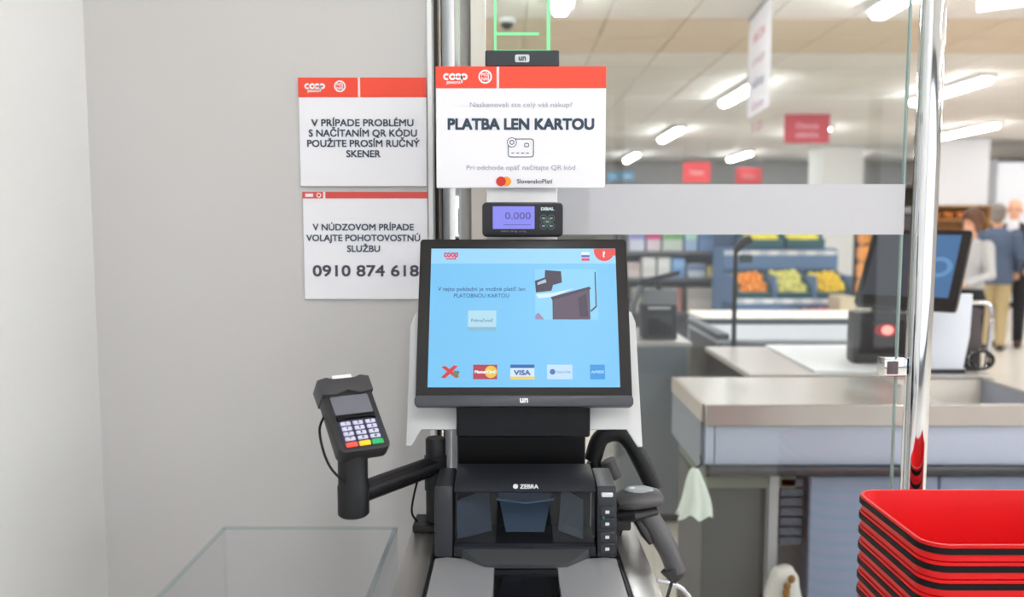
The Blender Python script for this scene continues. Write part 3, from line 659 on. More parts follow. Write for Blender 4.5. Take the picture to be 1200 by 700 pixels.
# ------------------------------------------------------------------ stack of red baskets
BX0, BYB, BYF, BZ = 0.645, 1.525, 1.250, at(1100, 574, 1.525).z
BW, BD, BH = 0.46, BYB - BYF, 0.20
m_bred = mat('basket_red', (216, 10, 18), 0.42, spec=0.3); m_bblk = mat('basket_handle_black', (10, 11, 16), 0.6, spec=0.2)
def rr2(w, d, r, n=5): return rrect(-w / 2, w / 2, -d / 2, d / 2, r, n)
def basket_body():
    bm = bmesh.new()
    secs = [(0.0, 0.0, 0.038), (-0.0055, 0.0, 0.038), (-0.0056, 0.005, 0.035), (-0.0150, 0.005, 0.035), (-0.0152, 0.0015, 0.037), (-0.0270, 0.0020, 0.037), (-0.0280, 0.012, 0.032), (-BH, 0.030, 0.028)]
    rings = []
    for z, ins, r in secs: rings.append([bm.verts.new((x, y, z)) for x, y in rr2(BW - 2 * ins, BD - 2 * ins, r)])
    rings.append([bm.verts.new((x, y, -BH + 0.003)) for x, y in rr2(BW - 0.064, BD - 0.064, 0.027)])
    rings.append([bm.verts.new((x, y, -0.03)) for x, y in rr2(BW - 0.0265, BD - 0.0265, 0.0315)])
    rings.append([bm.verts.new((x, y, 0.0)) for x, y in rr2(BW - 0.010, BD - 0.010, 0.034)])
    n = len(rings[0])
    for a, b in zip(rings[:8], rings[1:8]):
        for k in range(n): bm.faces.new((a[k], a[(k + 1) % n], b[(k + 1) % n], b[k]))
    bm.faces.new(rings[7]); bm.faces.new(rings[8])
    for a, b in ((rings[8], rings[9]), (rings[9], rings[10]), (rings[10], rings[0])):
        for k in range(n): bm.faces.new((a[k], a[(k + 1) % n], b[(k + 1) % n], b[k]))
    bmesh.ops.recalc_face_normals(bm, faces=bm.faces[:]); return bm
def basket_handle(s):
    bm = bmesh.new(); o_, i_ = rr2(BW + 0.004, BD + 0.004, 0.040), rr2(BW - 0.008, BD - 0.008, 0.034)
    keep = [k for k in range(len(o_)) if o_[k][0] * s > 0.001]
    keep.sort(key=lambda k: math.atan2(o_[k][1], o_[k][0] * s))
    oo = [(s * 0.003, -BD / 2 - 0.002)] + [o_[k] for k in keep] + [(s * 0.003, BD / 2 + 0.002)]
    ii = [(s * 0.003, -BD / 2 + 0.005)] + [i_[k] for k in keep] + [(s * 0.003, BD / 2 - 0.005)]
    pts = oo + ii[::-1]
    prism(bm, pts, 'z', -0.0150, -0.0057); return bm
bcx, bcy = BX0 + BW / 2, (BYB + BYF) / 2
PIT = 0.0285
NB = 16
base0 = BZ - (NB - 1) * PIT - BH
root = thing('shopping_basket', 'red shopping basket on top of the stack beside the chrome pole', 'basket', (bcx, bcy, BZ), group='stacked red shopping baskets')
obj('body', basket_body(), m_bred, root); obj('handle', basket_handle(1), m_bblk, root); obj('handle', basket_handle(-1), m_bblk, root)
ORD = ['second', 'third', 'fourth', 'fifth', 'sixth', 'seventh', 'eighth', 'ninth', 'tenth', 'eleventh', 'twelfth', 'thirteenth', 'fourteenth', 'fifteenth', 'lowest']
for k in range(1, NB):
    dup(root, (bcx, bcy, BZ - k * PIT), 'red shopping basket with black folded handle, %s from the top of the stack' % ORD[k - 1] if k < NB - 1 else 'red shopping basket at the very bottom of the stack')
t = thing('basket_trolley', 'black wheeled trolley under the stack of red baskets', 'trolley', (bcx, bcy, 0))
obj('deck', B(-0.20, 0.20, -0.12, 0.12, base0 - 0.03, base0 - 0.001, bev=0.004, seg=1), m_black, t)
for x in (-0.16, 0.16):
    for y in (-0.085, 0.085):
        obj('post', T([(x, y, 0.06), (x, y, base0 - 0.03)], 0.012, 10, up=(0, 1, 0)), m_black, t)
        obj('wheel', T([(x - 0.011, y, 0.03), (x + 0.011, y, 0.03)], 0.03, 18), m_black2, t)

# ------------------------------------------------------------------ staffed checkout lanes behind the glass
m_cw = mat('lane_white', (170, 179, 197), 0.45); m_bump = mat('bumper_black', (38, 40, 46), 0.4); m_csd = mat('lane_side_grey', (102, 112, 126), 0.4)
m_door = mat('lane_door_blue', (126, 140, 164), 0.45); m_ltop = mat('lane_top_steel', (188, 184, 178), 0.3, 0.55, vary=0.03, scale=30)
m_lfront = mat('lane_edge_steel', (178, 171, 166), 0.3, 0.6, vary=0.10, scale=9)
LZ = 0.90
a = at(826, 476, 2.54); X0 = a.x; YF, YB = 2.54, 3.02; X1 = 1.735
t = thing('checkout_lane', 'long steel topped checkout lane just behind the glass and chrome pole', 'counter', (X0, YF, 0))
W2 = X1 - X0; D2 = YB - YF
WX = at(1082, 460, 2.7).x - X0     # the bagging well starts here
obj('worktop', B(0, WX, 0, D2, LZ - 0.012, LZ, bev=0.003, seg=1), m_ltop, t)
obj('front_edge', B(0, W2, -0.012, 0.0, LZ - 0.066, LZ + 0.002, bev=0.003, seg=1), m_lfront, t)
obj('side_edge', B(-0.012, 0.0, 0.0, D2, LZ - 0.055, LZ + 0.002, bev=0.003, seg=1), m_lfront, t)
# well: sloping inner wall, floor and end wall
bm = bmesh.new(); prism(bm, [(WX, LZ), (WX + 0.012, LZ), (WX + 0.23, LZ - 0.17), (WX + 0.22, LZ - 0.18), (WX, LZ - 0.02)], 'y', 0.02, D2 - 0.02); obj('well_slope', bm, m_ltop, t)
obj('well_floor', B(WX + 0.22, W2 - 0.015, 0.02, D2 - 0.02, LZ - 0.19, LZ - 0.178), m_ltop, t)
obj('well_back', B(WX, W2, D2 - 0.02, D2, LZ - 0.2, LZ - 0.004), mat('well_ivory', (222, 216, 208), 0.45), t)
obj('well_end', B(W2 - 0.014, W2, 0.02, D2 - 0.021, LZ - 0.2, LZ - 0.004), mat('well_grey', (150, 156, 168), 0.5), t)
obj('end_rim', B(W2 - 0.018, W2 + 0.003, 0.02, D2 - 0.025, LZ - 0.004, LZ + 0.004), m_ltop, t)
obj('end_panel', B(W2 - 0.012, W2, 0.021, D2 - 0.02, 0.672, LZ - 0.2), m_csd, t)
obj('well_rim', B(WX, W2, D2 - 0.024, D2 + 0.004, LZ - 0.004, LZ + 0.004), m_ltop, t)
obj('well_front', B(WX, W2, 0.0165, 0.0195, LZ - 0.2, LZ), m_ltop, t)
obj('front_rim', B(WX, W2, 0.0, 0.0165, LZ - 0.066, LZ), m_ltop, t)
obj('fascia', B(0.005, 0.031, 0.0, 0.016, 0.71, LZ - 0.067), m_cw, t)
obj('fascia', B(0.035, W2, 0.0, 0.016, 0.71, LZ - 0.067), m_cw, t)
obj('side_panel', B(-0.008, 0.004, 0.017, D2, 0.69, LZ - 0.056), m_csd, t)
bp = obj('bumper_rail', T([(0.01, -0.018, 0.695), (W2, -0.018, 0.695)], [(0.016, 0.0175)] * 2, 14), m_bump, t)
obj('bumper_cap', T([(0.0, -0.018, 0.695), (0.012, -0.018, 0.695)], [(0.018, 0.0195)] * 2, 14), m_black2, bp)
obj('under_tray', B(0.02, 0.30, 0.03, D2, 0.625, 0.685), mat('tray_shade_olive', (92, 98, 82), 0.6), t)
obj('pedestal', B(0.012, 0.205, 0.06, D2 - 0.04, 0.0, 0.62, bev=0.004, seg=1), mat('pedestal_shade_grey', (58, 60, 62), 0.6), t)  # tray and pedestal colours darkened for the shade under the lane
obj('corner_post', B(0.215, 0.245, 0.02, 0.06, 0.0, 0.675), mat('post_grey', (150, 150, 152), 0.4), t)
ctl = X0
dx0 = at(948, 600, 2.55).x - X0
obj('cabinet_door', B(dx0, dx0 + 0.40, 0.0, 0.02, 0.05, 0.672, bev=0.003, seg=1), m_door, t)
obj('cabinet_door', B(dx0 + 0.406, W2, 0.0, 0.02, 0.05, 0.672, bev=0.003, seg=1), m_door, t)
obj('cabinet_box', B(dx0 + 0.005, W2, 0.021, D2 - 0.02, 0.05, 0.67), m_csd, t)
obj('plinth', B(dx0 + 0.02, W2, 0.04, D2 - 0.04, 0.0, 0.05), m_black2, t)
for k in range(7):   # louvred panel beside the door
    z = 0.655 - k * 0.032
    obj('louvre', B(dx0 - 0.085, dx0 - 0.012, 0.03, 0.05, z - 0.026, z, bev=0.002, seg=1, M=None), mat('louvre_slate', (74, 82, 94), 0.5), t)
# waste bag with brown paper, and a pale cloth bag
def crumple(name, label, cat, c, r, m, seed, amp=0.22):
    bm = bmesh.new(); bmesh.ops.create_icosphere(bm, subdivisions=4, radius=1.0)
    for v in bm.verts:
        d = v.co.normalized(); q = d * 2.2 + Vector((seed * 3.1, seed * 1.7, 0)); q.z *= 0.45
        k = 1.0 - amp * abs(mnoise.noise(q)) * 1.6 + amp * 0.5 * mnoise.noise(q * 2.6)
        h_ = Vector((d.x, d.y, 0)).normalized() * (1 - abs(d.z) ** 3) ** 0.33
        v.co = Vector((h_.x * r[0] * k, h_.y * r[1] * k, max(-r[2] * 0.98, d.z * r[2] * (0.8 + 0.25 * k))))
    return tag(obj(name, bm, m, None, 30, loc=c), label, cat)
p = at(918, 690, 2.49)
o = crumple('waste_bag', 'pale waste bag with brown scraps standing left of the blue cabinet door', 'bag', (p.x, 2.49, 0.20), (0.060, 0.050, 0.195), mat('bag_pale', (206, 204, 198), 0.6), 3)
bm = bmesh.new()
for k in range(7): ell(bm, (0.012 + random.uniform(-0.02, 0.02), -0.048 + random.uniform(-0.004, 0.004), 0.06 + k * 0.02), (0.012, 0.005, 0.014), 8)
obj('brown_scraps', bm, mat('scrap_brown', (134, 98, 48), 0.7), o)
p = at(820, 575, 2.62)
p = at(812, 580, 2.42)
bm = bmesh.new(); rings = []; NR = 48
for i in range(15):
    f = i / 14.0; rad = 0.010 + 0.042 * f ** 0.7
    rings.append([bm.verts.new((rad * (1 + 0.16 * f * math.cos(7 * a_) + 0.10 * f * math.cos(11 * a_ + 1.3 + 2 * f)) * math.cos(a_) + 0.012 * f * math.sin(3 * f), 0.75 * rad * (1 + 0.16 * f * math.cos(7 * a_)) * math.sin(a_), -0.145 * f - 0.012 * f * math.cos(5 * a_ + 0.5))) for a_ in (2 * math.pi * k / NR for k in range(NR))])
for r0, r1 in zip(rings, rings[1:]):
    for k in range(NR): bm.faces.new((r0[k], r0[(k + 1) % NR], r1[(k + 1) % NR], r1[k]))
bm.faces.new(rings[0]); bm.faces.new(rings[-1]); bmesh.ops.recalc_face_normals(bm, faces=bm.faces[:])
ptop = at(814, 549, 2.49)
t = thing('cleaning_cloth', 'pale green cleaning cloth hanging at the left end of the lane bumper', 'cloth', (ptop.x, 2.49, ptop.z))
obj('cloth', bm, mat('cloth_pale_green', (210, 220, 210), 0.8, vary=0.06, scale=40), t, 60)
obj('hanging_loop', T(bez([(0, 0, -0.004), (0.02, 0.0, 0.014), (X0 - ptop.x - 0.0155, 0.03, 0.03)], 6), 0.003, 8), m_black2, t)
# lane block further back with dark side, white board
def block(name, label, x0, x1, y0, y1, ztop, mtop, mside, zlow=0.0, mfront=None):
    t = thing(name, label, 'counter', (x0, y0, 0)); w, d = x1 - x0, y1 - y0
    obj('worktop', B(-0.006, w + 0.006, -0.006, d + 0.006, ztop - 0.022, ztop, bev=0.003, seg=1), mtop, t)
    obj('left_side', B(0, 0.02, 0.0, d, zlow + 0.05, ztop - 0.022), mside, t)
    obj('right_side', B(w - 0.02, w, 0.0, d, zlow + 0.05, ztop - 0.022), mside, t)
    obj('front_panel', B(0.021, w - 0.021, 0.0, 0.02, zlow + 0.05, ztop - 0.022), mfront or m_csd, t)
    obj('back_panel', B(0.021, w - 0.021, d - 0.02, d, zlow + 0.05, ztop - 0.022), mfront or m_csd, t)
    obj('plinth', B(0.03, w - 0.03, 0.03, d - 0.03, 0.0, zlow + 0.049), m_black2, t)
    return t
m_dside = mat('lane_dark_side', (58, 54, 52), 0.5); m_btop = mat('lane_beige_top', (186, 180, 174), 0.35, 0.3)
block('lane_table', 'beige steel lane table with dark side behind the front lane', 0.90, 1.80, 3.07, 3.80, LZ, m_btop, m_dside, mfront=m_dside)
bm = bmesh.new(); prism(bm, [(at(897, 406, 3.78).x, 3.78), (1.72, 3.78), (1.72, 3.10), (at(952, 436, 3.12).x, 3.10)], 'z', LZ + 0.001, LZ + 0.012)
tag(obj('white_board', bm, mat('board_white', (236, 238, 240), 0.4)), 'white board lying on the lane table left of the red-lit scanner', 'board')
p0 = at(842, 398, 4.05)
block('conveyor_lane', 'grey conveyor lane with black left edge in the third row', p0.x, 2.2, 4.05, 4.72, LZ, mat('belt_grey', (176, 180, 186), 0.5), m_bump, mfront=m_csd)
tb = B(p0.x - 0.012, p0.x + 0.05, 4.04, 4.74, LZ + 0.001, LZ + 0.03, bev=0.006)
tag(obj('belt_guard', tb, mat('guard_dark', (66, 70, 76), 0.45)), 'dark guard strip along the left edge of the conveyor lane', 'guard')
tag(obj('belt_guard', B(p0.x + 0.052, 2.2, 4.69, 4.74, LZ + 0.001, LZ + 0.03, bev=0.006), mat('guard_dark', (66, 70, 76), 0.45)), 'dark guard strip along the far edge of the conveyor lane', 'guard')
block('pale_counter', 'pale cream counter in the row before the fruit stand', 1.18, 2.45, 4.77, 5.5, LZ, mat('counter_cream', (238, 230, 218), 0.5), m_cw, mfront=m_cw)
# left: till counter with black scanner
t = block('till_counter', 'narrow steel till counter carrying the black till, just right of the monitor', 0.50, 0.86, 3.95, 4.55, LZ, m_ltop, mat('till_side_brown', (134, 134, 134), 0.5), mfront=mat('till_front_brown', (116, 122, 130), 0.5))
q = at(775, 400, 4.02)
t = thing('till_scanner', 'black till machine with sloped display on the till counter right of the monitor', 'till', (q.x, 4.06, LZ))
obj('body', B(-0.085, 0.085, 0, 0.14, 0.0, 0.17, bev=0.008), m_black, t)
obj('face_window', B(-0.06, 0.06, -0.004, 0.0, 0.02, 0.12, bev=0.001, seg=1), m_gloss, t)
bm = bmesh.new(); prism(bm, [(0.0, 0.171), (0.02, 0.24), (0.06, 0.25), (0.13, 0.171)], 'x', -0.08, 0.085, bev=0.004); obj('sloped_top', bm, mat('till_grey', (92, 96, 100), 0.4), t)
obj('top_slot', B(-0.06, 0.05, -0.004, 0.006, 0.150, 0.160), mat('slot_pale', (170, 172, 176), 0.4), t)
obj('side_bracket', T(bez([(-0.13, 0.05, 0.01), (-0.13, 0.04, 0.16), (-0.09, 0.04, 0.26)], 6), 0.018, 10), mat('till_grey', (92, 96, 100), 0.4), t)
obj('tilted_display', B(-0.10, 0.10, -0.008, 0.008, -0.012, 0.012, bev=0.004, M=Matrix.Translation((0.0, 0.02, 0.305)) @ Matrix.Rotation(R(-14), 4, 'Y')), m_black, t)
obj('display_stem', T([(0.0, 0.04, 0.24), (-0.01, 0.03, 0.30)], 0.012, 10), m_black, t)
# thin black post with a bracket head
q0, q1 = at(843, 392, 4.3), at(846, 287, 4.3)
t = thing('camera_post', 'thin black post with a bent head standing before the fruit stand', 'post', (q0.x, 4.02, 0))
hz_ = at(845, 290, 4.02).z
obj('pole', T([(0, 0, 0.01), (0, 0, hz_)], 0.0115, 12, up=(0, 1, 0)), m_black2, t)
obj('foot', B(-0.05, 0.05, -0.03, 0.03, 0, 0.012), m_black2, t)
obj('head', loft(bmesh.new(), [(-0.005, 0, hz_ - 0.02), (0.03, 0, hz_ + 0.02), (0.07, 0, hz_ + 0.04)], [(0.016, 0.02), (0.025, 0.03), (0.022, 0.035)], 12, up=(0, 1, 0)), m_black2, t)
obj('bracket', B(0.02, 0.08, -0.015, 0.015, hz_ - 0.075, hz_ - 0.035, bev=0.006), mat('bracket_dark_green', (28, 52, 50), 0.5), t)

# second monitor with scanner and side shield on the lane table
c = at(1069, 313, 3.05)
t = thing('lane_monitor', 'tilted black till monitor with blue screen behind the chrome pole', 'monitor', c, Euler((R(-38), 0, R(-40)), 'XYZ'))
mw, mh = 0.345, 0.345
bm = bmesh.new(); prism(bm, rrect(-mw / 2, mw / 2, -mh / 2, mh / 2, 0.012), 'y', 0, 0.03, bev=0.004); obj('case', bm, m_bezel, t)
s_ = obj('screen', B(-mw / 2 + 0.022, mw / 2 - 0.030, -0.002, 0.002, -mh / 2 + 0.04, mh / 2 - 0.024), mat('lane_screen', (74, 78, 90), 0.2, emit=0.5), t)
obj('screen_window', B(0.02, mw / 2 - 0.031, -0.003, -0.001, -mh / 2 + 0.042, mh / 2 - 0.026), mat('lane_screen_blue', (74, 116, 164), 0.2, emit=0.8), s_)
bm = bmesh.new(); ringpts(bm, circ(0.09, 0.0, 0.045), circ(0.09, 0.0, 0.028), 'y', -0.0045, -0.0025); obj('screen_ring', bm, mat('lane_screen_light', (100, 150, 196), 0.2, emit=0.8), s_)
Mm = (Matrix.Translation(c) @ Euler((R(-38), 0, R(-40)), 'XYZ').to_matrix().to_4x4()).inverted()
sx_ = at(1043, 350, 3.42).x
bm = B(sx_ - 0.06, sx_ + 0.06, 3.39, 3.46, LZ + 0.0125, c.z - 0.02, bev=0.01); loft(bm, [(sx_, 3.42, c.z - 0.03), (c.x + 0.01, 3.10, c.z)], [(0.04, 0.04), (0.03, 0.03)], 10); bmesh.ops.transform(bm, matrix=Mm, verts=bm.verts[:]); obj('stand', bm, m_bezel, t)
q = at(1024, 425, 3.30)
t = thing('lane_scanner', 'dark box scanner with glowing red light on the lane table', 'scanner', (q.x, 3.24, LZ + 0.0125), (0, 0, R(-6)))
obj('body', B(-0.105, 0.105, 0, 0.10, 0, 0.205, bev=0.012), mat('lane_scanner_grey', (62, 60, 60), 0.45), t)
obj('window', B(-0.085, 0.085, -0.003, 0.001, 0.04, 0.175, bev=0.001, seg=1), mat('lane_window', (52, 46, 46), 0.12), t)
bm = bmesh.new(); prism(bm, circ(0.02, 0.135, 0.022, 0.018), 'y', -0.006, -0.002); obj('red_light', bm, mat('red_light', (255, 120, 110), 0.3, emit=3.0), t)
bm = bmesh.new(); ringpts(bm, circ(0.015, 0.135, 0.045, 0.026), circ(0.02, 0.135, 0.0225, 0.0185), 'y', -0.005, -0.002); obj('red_halo', bm, mat('red_lens', (196, 36, 40), 0.3, emit=0.5), t)
q0, q1 = at(1084, 440, 3.12), at(1131, 351, 3.16)
t = thing('side_shield', 'white curved plastic shield standing right of the chrome pole', 'shield', ((q0.x + q1.x) / 2, 3.105, LZ + 0.013))
hh = q1.z - q0.z; ww = q1.x - q0.x
bm = bmesh.new(); prism(bm, [(-ww / 2, 0.0), (ww / 2 - 0.025, -0.0), (ww / 2 - 0.004, hh * 0.45), (ww / 2, hh), (-ww / 2 + 0.03, hh), (-ww / 2, hh * 0.6)], 'y', 0.0, 0.03, bev=0.006); obj('panel', bm, mat('shield_white', (220, 226, 236), 0.35), t)
obj('foot', B(-ww / 2, ww / 2 - 0.02, -0.01, 0.05, -0.0125, 0.002), m_bump, t)
q0 = at(1135, 355, 3.16); q1 = at(1167, 438, 3.12)
t = thing('guard_rail', 'bent chrome guard rail right of the white shield', 'rail', (q1.x, 3.17, LZ))
zh = q0.z - LZ
obj('tube', T(bez([(-0.13, 0, zh - 0.005), (-0.06, 0, zh), (-0.018, 0, zh - 0.004), (0.0, 0, zh - 0.035), (0.0, 0, zh * 0.5), (-0.012, 0, 0.003)], 6), 0.0085, 12), m_chrome, t)
obj('bundle', loft(bmesh.new(), bez([(-0.075, 0.02, 0.004), (-0.06, 0.02, 0.10), (-0.07, 0.02, 0.2), (-0.06, 0.02, zh - 0.02)], 5), [(0.042, 0.02)] * 16, 12, up=(0, 1, 0)), mat('bundle_dark', (72, 64, 66), 0.6), t)
for k in range(3): obj('coil', T([(-0.05 + 0.045 * math.cos(R(a)), -0.02 - 0.01 * k, 0.045 + 0.035 * math.sin(R(a))) for a in range(0, 375, 24)], 0.006, 8), m_black if k != 1 else m_chrome, t)

# ------------------------------------------------------------------ fruit stand
FY = 8.0
fx0, fx1 = at(862, 330, FY).x, at(1003, 330, FY).x
t = thing('fruit_stand', 'stepped blue fruit stand seen under the frosted band', 'stand', ((fx0 + fx1) / 2, FY, 0))
fw = (fx1 - fx0) / 2
m_fb = mat('stand_blue', (92, 124, 166), 0.5); m_fl = mat('stand_rail_grey', (196, 204, 214), 0.4); m_crate = mat('crate_teal', (34, 92, 104), 0.5)
obj('base', B(-fw, fw, 0.0, 0.9, 0, 0.42), m_fb, t)
obj('lower_front', B(-fw, fw, -0.02, 0.0, 0.02, 0.70), m_fb, t)
obj('middle_body', B(-fw, fw, 0.50, 0.9, 0.42, 1.02), m_fb, t)
obj('upper_front', B(-fw, fw, 0.46, 0.49, 1.03, 1.22), m_fb, t)
obj('upper_body', B(-fw, fw, 0.50, 0.9, 1.02, 1.238), m_fb, t)
obj('back_panel', B(-fw, fw, 0.90, 0.94, 0, 1.75), mat('stand_back', (70, 92, 124), 0.6), t)
obj('price_rail', B(-fw, fw, -0.035, -0.021, 0.715, 0.765), m_fl, t)
obj('price_rail', B(-fw, fw, 0.445, 0.459, 1.17, 1.215), m_fl, t)
for k in range(6):
    for yy, zz in ((-0.040, 0.74), (0.44, 1.1925)):
        xx = -fw + 0.12 + k * 0.19
        obj('price_card', B(xx - 0.045, xx + 0.045, yy - 0.002, yy + 0.003, zz - 0.022, zz + 0.022), m_white, t)
for x in (-fw, -fw / 3, fw / 3, fw): obj('divider', B(x - 0.012, x + 0.012, 0.0, 0.48, 0.70, 0.98), m_fb, t)
crate0 = None
def crate(x0, x1, y, z, slope, label):
    w = x1 - x0
    t = thing('fruit_crate', label, 'crate', ((x0 + x1) / 2, y, z), (slope, 0, 0), 'fruit crates on the stand')
    d = 0.44
    obj('floor', B(-w / 2, w / 2, 0, d, 0, 0.01), m_crate, t)
    obj('front', B(-w / 2, w / 2, 0, 0.012, 0.01, 0.085, bev=0.002, seg=1), m_crate, t)
    obj('back', B(-w / 2, w / 2, d - 0.012, d, 0.01, 0.085), m_crate, t)
    obj('side', B(-w / 2, -w / 2 + 0.012, 0.012, d - 0.012, 0.01, 0.085), m_crate, t); obj('side', B(w / 2 - 0.012, w / 2, 0.012, d - 0.012, 0.01, 0.085), m_crate, t)
    return t, w, d
def fruit_mesh(name, r, m, stretch=1.0):
    bm = bmesh.new(); bmesh.ops.create_icosphere(bm, subdivisions=2, radius=r)
    for v in bm.verts:
        v.co.x *= stretch
        if v.co.z > r * 0.8: v.co.z -= (v.co.z - r * 0.8) * 0.5
    return mesh_of(name, bm, m, 60)
ctr = (fx0 + fx1) / 2
KIND = {'orange': (fruit_mesh('orange', 0.040, mat('orange_peel', (250, 150, 20), 0.45, vary=0.1, scale=30)), 'orange lying in the left crate of the fruit stand', 0.082),
        'pear': (fruit_mesh('pear', 0.040, mat('pear_skin', (226, 220, 120), 0.45, vary=0.1, scale=30), 1.15), 'pale green-yellow pear lying in the middle crate of the fruit stand', 0.088),
        'lemon': (fruit_mesh('lemon', 0.036, mat('lemon_peel', (250, 208, 0), 0.45, vary=0.1, scale=30), 1.2), 'yellow lemon lying in the right crate of the fruit stand', 0.082),
        'banana_fruit': (fruit_mesh('yellow_apple', 0.038, mat('apple_yellow', (232, 216, 40), 0.45, vary=0.15, scale=20), 1.0), 'yellow apple in the crates on the upper tier of the fruit stand', 0.080),
        'tomato': (fruit_mesh('tomato', 0.038, mat('tomato_red', (206, 44, 26), 0.35, vary=0.1, scale=20), 1.05), 'red tomato in the low crate in front of the fruit stand', 0.080)}
def fill(kind, x0, x1, y0, z0, slope, rows, cols, nm, rx=0):
    me, lb, st = KIND[kind]
    for r_ in range(rows):
        for c_ in range(cols):
            x = x0 + 0.055 + (x1 - x0 - 0.11) * (c_ + 0.5 * (r_ % 2) * 0.6) / max(1, cols - 0.7)
            d = 0.055 + r_ * st * 0.93
            y = y0 + d * math.cos(slope); z = z0 + d * math.sin(slope) + 0.052 + random.uniform(0, 0.03)
            o = obj(nm, me, None, None, loc=(min(x, x1 - 0.05), y, z), rot=(random.uniform(0, 3), random.uniform(0, 3), random.uniform(0, 3)))
            tag(o, lb, nm.replace('_', ' '), (lb.split(' in ')[0].split(' lying')[0] + 's on the fruit stand').replace('tomatos', 'tomatoes'))
sl = R(27)
cells = [(-fw + 0.03, -fw / 3 - 0.02), (-fw / 3 + 0.02, fw / 3 - 0.02), (fw / 3 + 0.02, fw - 0.03)]
for (a_, b_), kd, nm, lb in zip(cells, ('orange', 'pear', 'lemon'), ('orange', 'pear', 'lemon'), ('teal crate of oranges at the left of the fruit stand', 'teal crate of pale pears in the middle of the fruit stand', 'teal crate of lemons at the right of the fruit stand')):
    crate(ctr + a_, ctr + b_, FY + 0.03, 0.745, sl, lb); fill(kd, ctr + a_, ctr + b_, FY + 0.03, 0.745, sl, 5, 4, nm)
for (a_, b_), lb in zip(((-0.36, 0.02), (0.06, 0.44)), ('upper teal crate of yellow apples left on the fruit stand', 'upper teal crate of yellow apples right on the fruit stand')):
    crate(ctr + a_, ctr + b_, FY + 0.455, 1.245, R(14), lb); fill('banana_fruit', ctr + a_, ctr + b_, FY + 0.455, 1.245, R(14), 3, 5, 'apple')
tx = at(975, 360, 7.6).x
t = thing('low_table', 'low brown table with tomatoes before the fruit stand', 'table', (tx, 7.5, 0))
obj('top', B(-0.30, 0.20, 0, 0.42, 0.56, 0.59), mat('low_table_brown', (120, 84, 64), 0.6), t)
for x in (-0.27, 0.16):
    for y in (0.02, 0.38): obj('leg', B(x, x + 0.03, y, y + 0.03, 0, 0.56), mat('low_table_brown', (120, 84, 64), 0.6), t)
crate(tx - 0.26, tx + 0.02, 7.5, 0.592, 0.0, 'low teal crate of tomatoes before the fruit stand'); fill('tomato', tx - 0.26, tx + 0.02, 7.5, 0.592, 0.0, 4, 3, 'tomato')
tag(obj('carton', B(tx + 0.04, tx + 0.19, 7.52, 7.80, 0.592, 0.82, bev=0.004, seg=1), mat('carton_beige', (206, 190, 160), 0.7)), 'beige carton beside the tomatoes under the till monitor', 'box')
# rack of orange net bags at the right of the stand
q = at(1012, 300, 7.7)
t = thing('net_rack', 'slim dark rack hung with orange net bags beside the till monitor', 'rack', (q.x, 7.75, 0))
obj('upright', B(-0.02, 0.02, 0.10, 0.14, 0, 1.75), m_black2, t); obj('foot', B(-0.03, 0.03, -0.06, 0.2, 0, 0.02), m_black2, t)
for k in range(5): obj('peg', T([(0, 0.1, 1.60 - k * 0.16), (0, -0.10, 1.61 - k * 0.16)], 0.006, 8), m_black2, t)
for k in range(5):
    o = crumple('net_bag', 'orange net bag of fruit on the slim rack, %s' % ['top one', 'second from the top', 'third from the top', 'fourth from the top', 'lowest one'][k], 'bag', (q.x + 0.005, 7.72, 1.53 - k * 0.16), (0.062, 0.05, 0.075), mat('net_orange', (238, 150, 70), 0.6, vary=0.3, scale=25), 40 + k, 0.2); o['group'] = 'orange net bags'

# ------------------------------------------------------------------ shelf with packets
SY = 9.2
a0, a1 = at(728, 300, SY).x, at(852, 300, SY).x
t = thing('goods_shelf', 'grey goods shelf with packets right of the payment monitor', 'shelf', ((a0 + a1) / 2, SY, 0))
m_sh = mat('shelf_grey', (112, 112, 116), 0.5); sw = (a1 - a0) / 2
obj('back_panel', B(-sw, sw, 0.40, 0.43, 0, 1.75), mat('shelf_back', (134, 134, 140), 0.6), t)
for x in (-sw - 0.03, sw): obj('side_post', B(x, x + 0.03, 0.0, 0.42, 0, 1.75), m_sh, t)
zz = [at(780, y, SY).z for y in (366, 325.5, 294.5)]
for z in zz: obj('shelf_board', B(-sw, sw, 0.0, 0.40, z - 0.035, z), m_sh, t)
obj('base', B(-sw, sw, 0.0, 0.40, 0.0, 0.12), mat('shelf_base_red', (150, 70, 72), 0.6), t)
def packet(x0, x1, y0, y1, z, c, c2, label, row):
    p0, p1 = at(x0, y1, SY), at(x1, y0, SY)
    w, h = p1.x - p0.x, p1.z - p0.z
    t = thing('packet', label, 'packet', ((p0.x + p1.x) / 2, SY + 0.02, z + 0.001), group='packets on the goods shelf')
    obj('carton', B(-w / 2, w / 2, 0, 0.18, 0, h, bev=0.004, seg=1), mat('packet_%d_%d_%d' % c, c, 0.5), t)
    obj('print_band', B(-w / 2 * 0.98, w / 2 * 0.98, -0.002, 0.0, h * 0.52, h * 0.92), mat('packet_%d_%d_%d' % c2, c2, 0.5), t)
for a in ((737, 756, 268, 294, (214, 216, 232), (140, 140, 200), 'white and violet packet on the top shelf nearest the monitor'),
          (758, 775, 268, 294, (222, 208, 218), (206, 60, 130), 'white and pink packet on the top shelf'),
          (777, 801, 268, 294, (204, 214, 204), (120, 176, 110), 'white and green packet on the top shelf'),
          (803, 818, 268, 294, (168, 196, 226), (180, 226, 210), 'pale blue and mint packet on the top shelf'),
          (820, 846, 268, 294, (130, 160, 206), (112, 146, 196), 'wide plain blue packet at the right end of the top shelf')):
    packet(*a[:4], zz[2], *a[4:], 0)
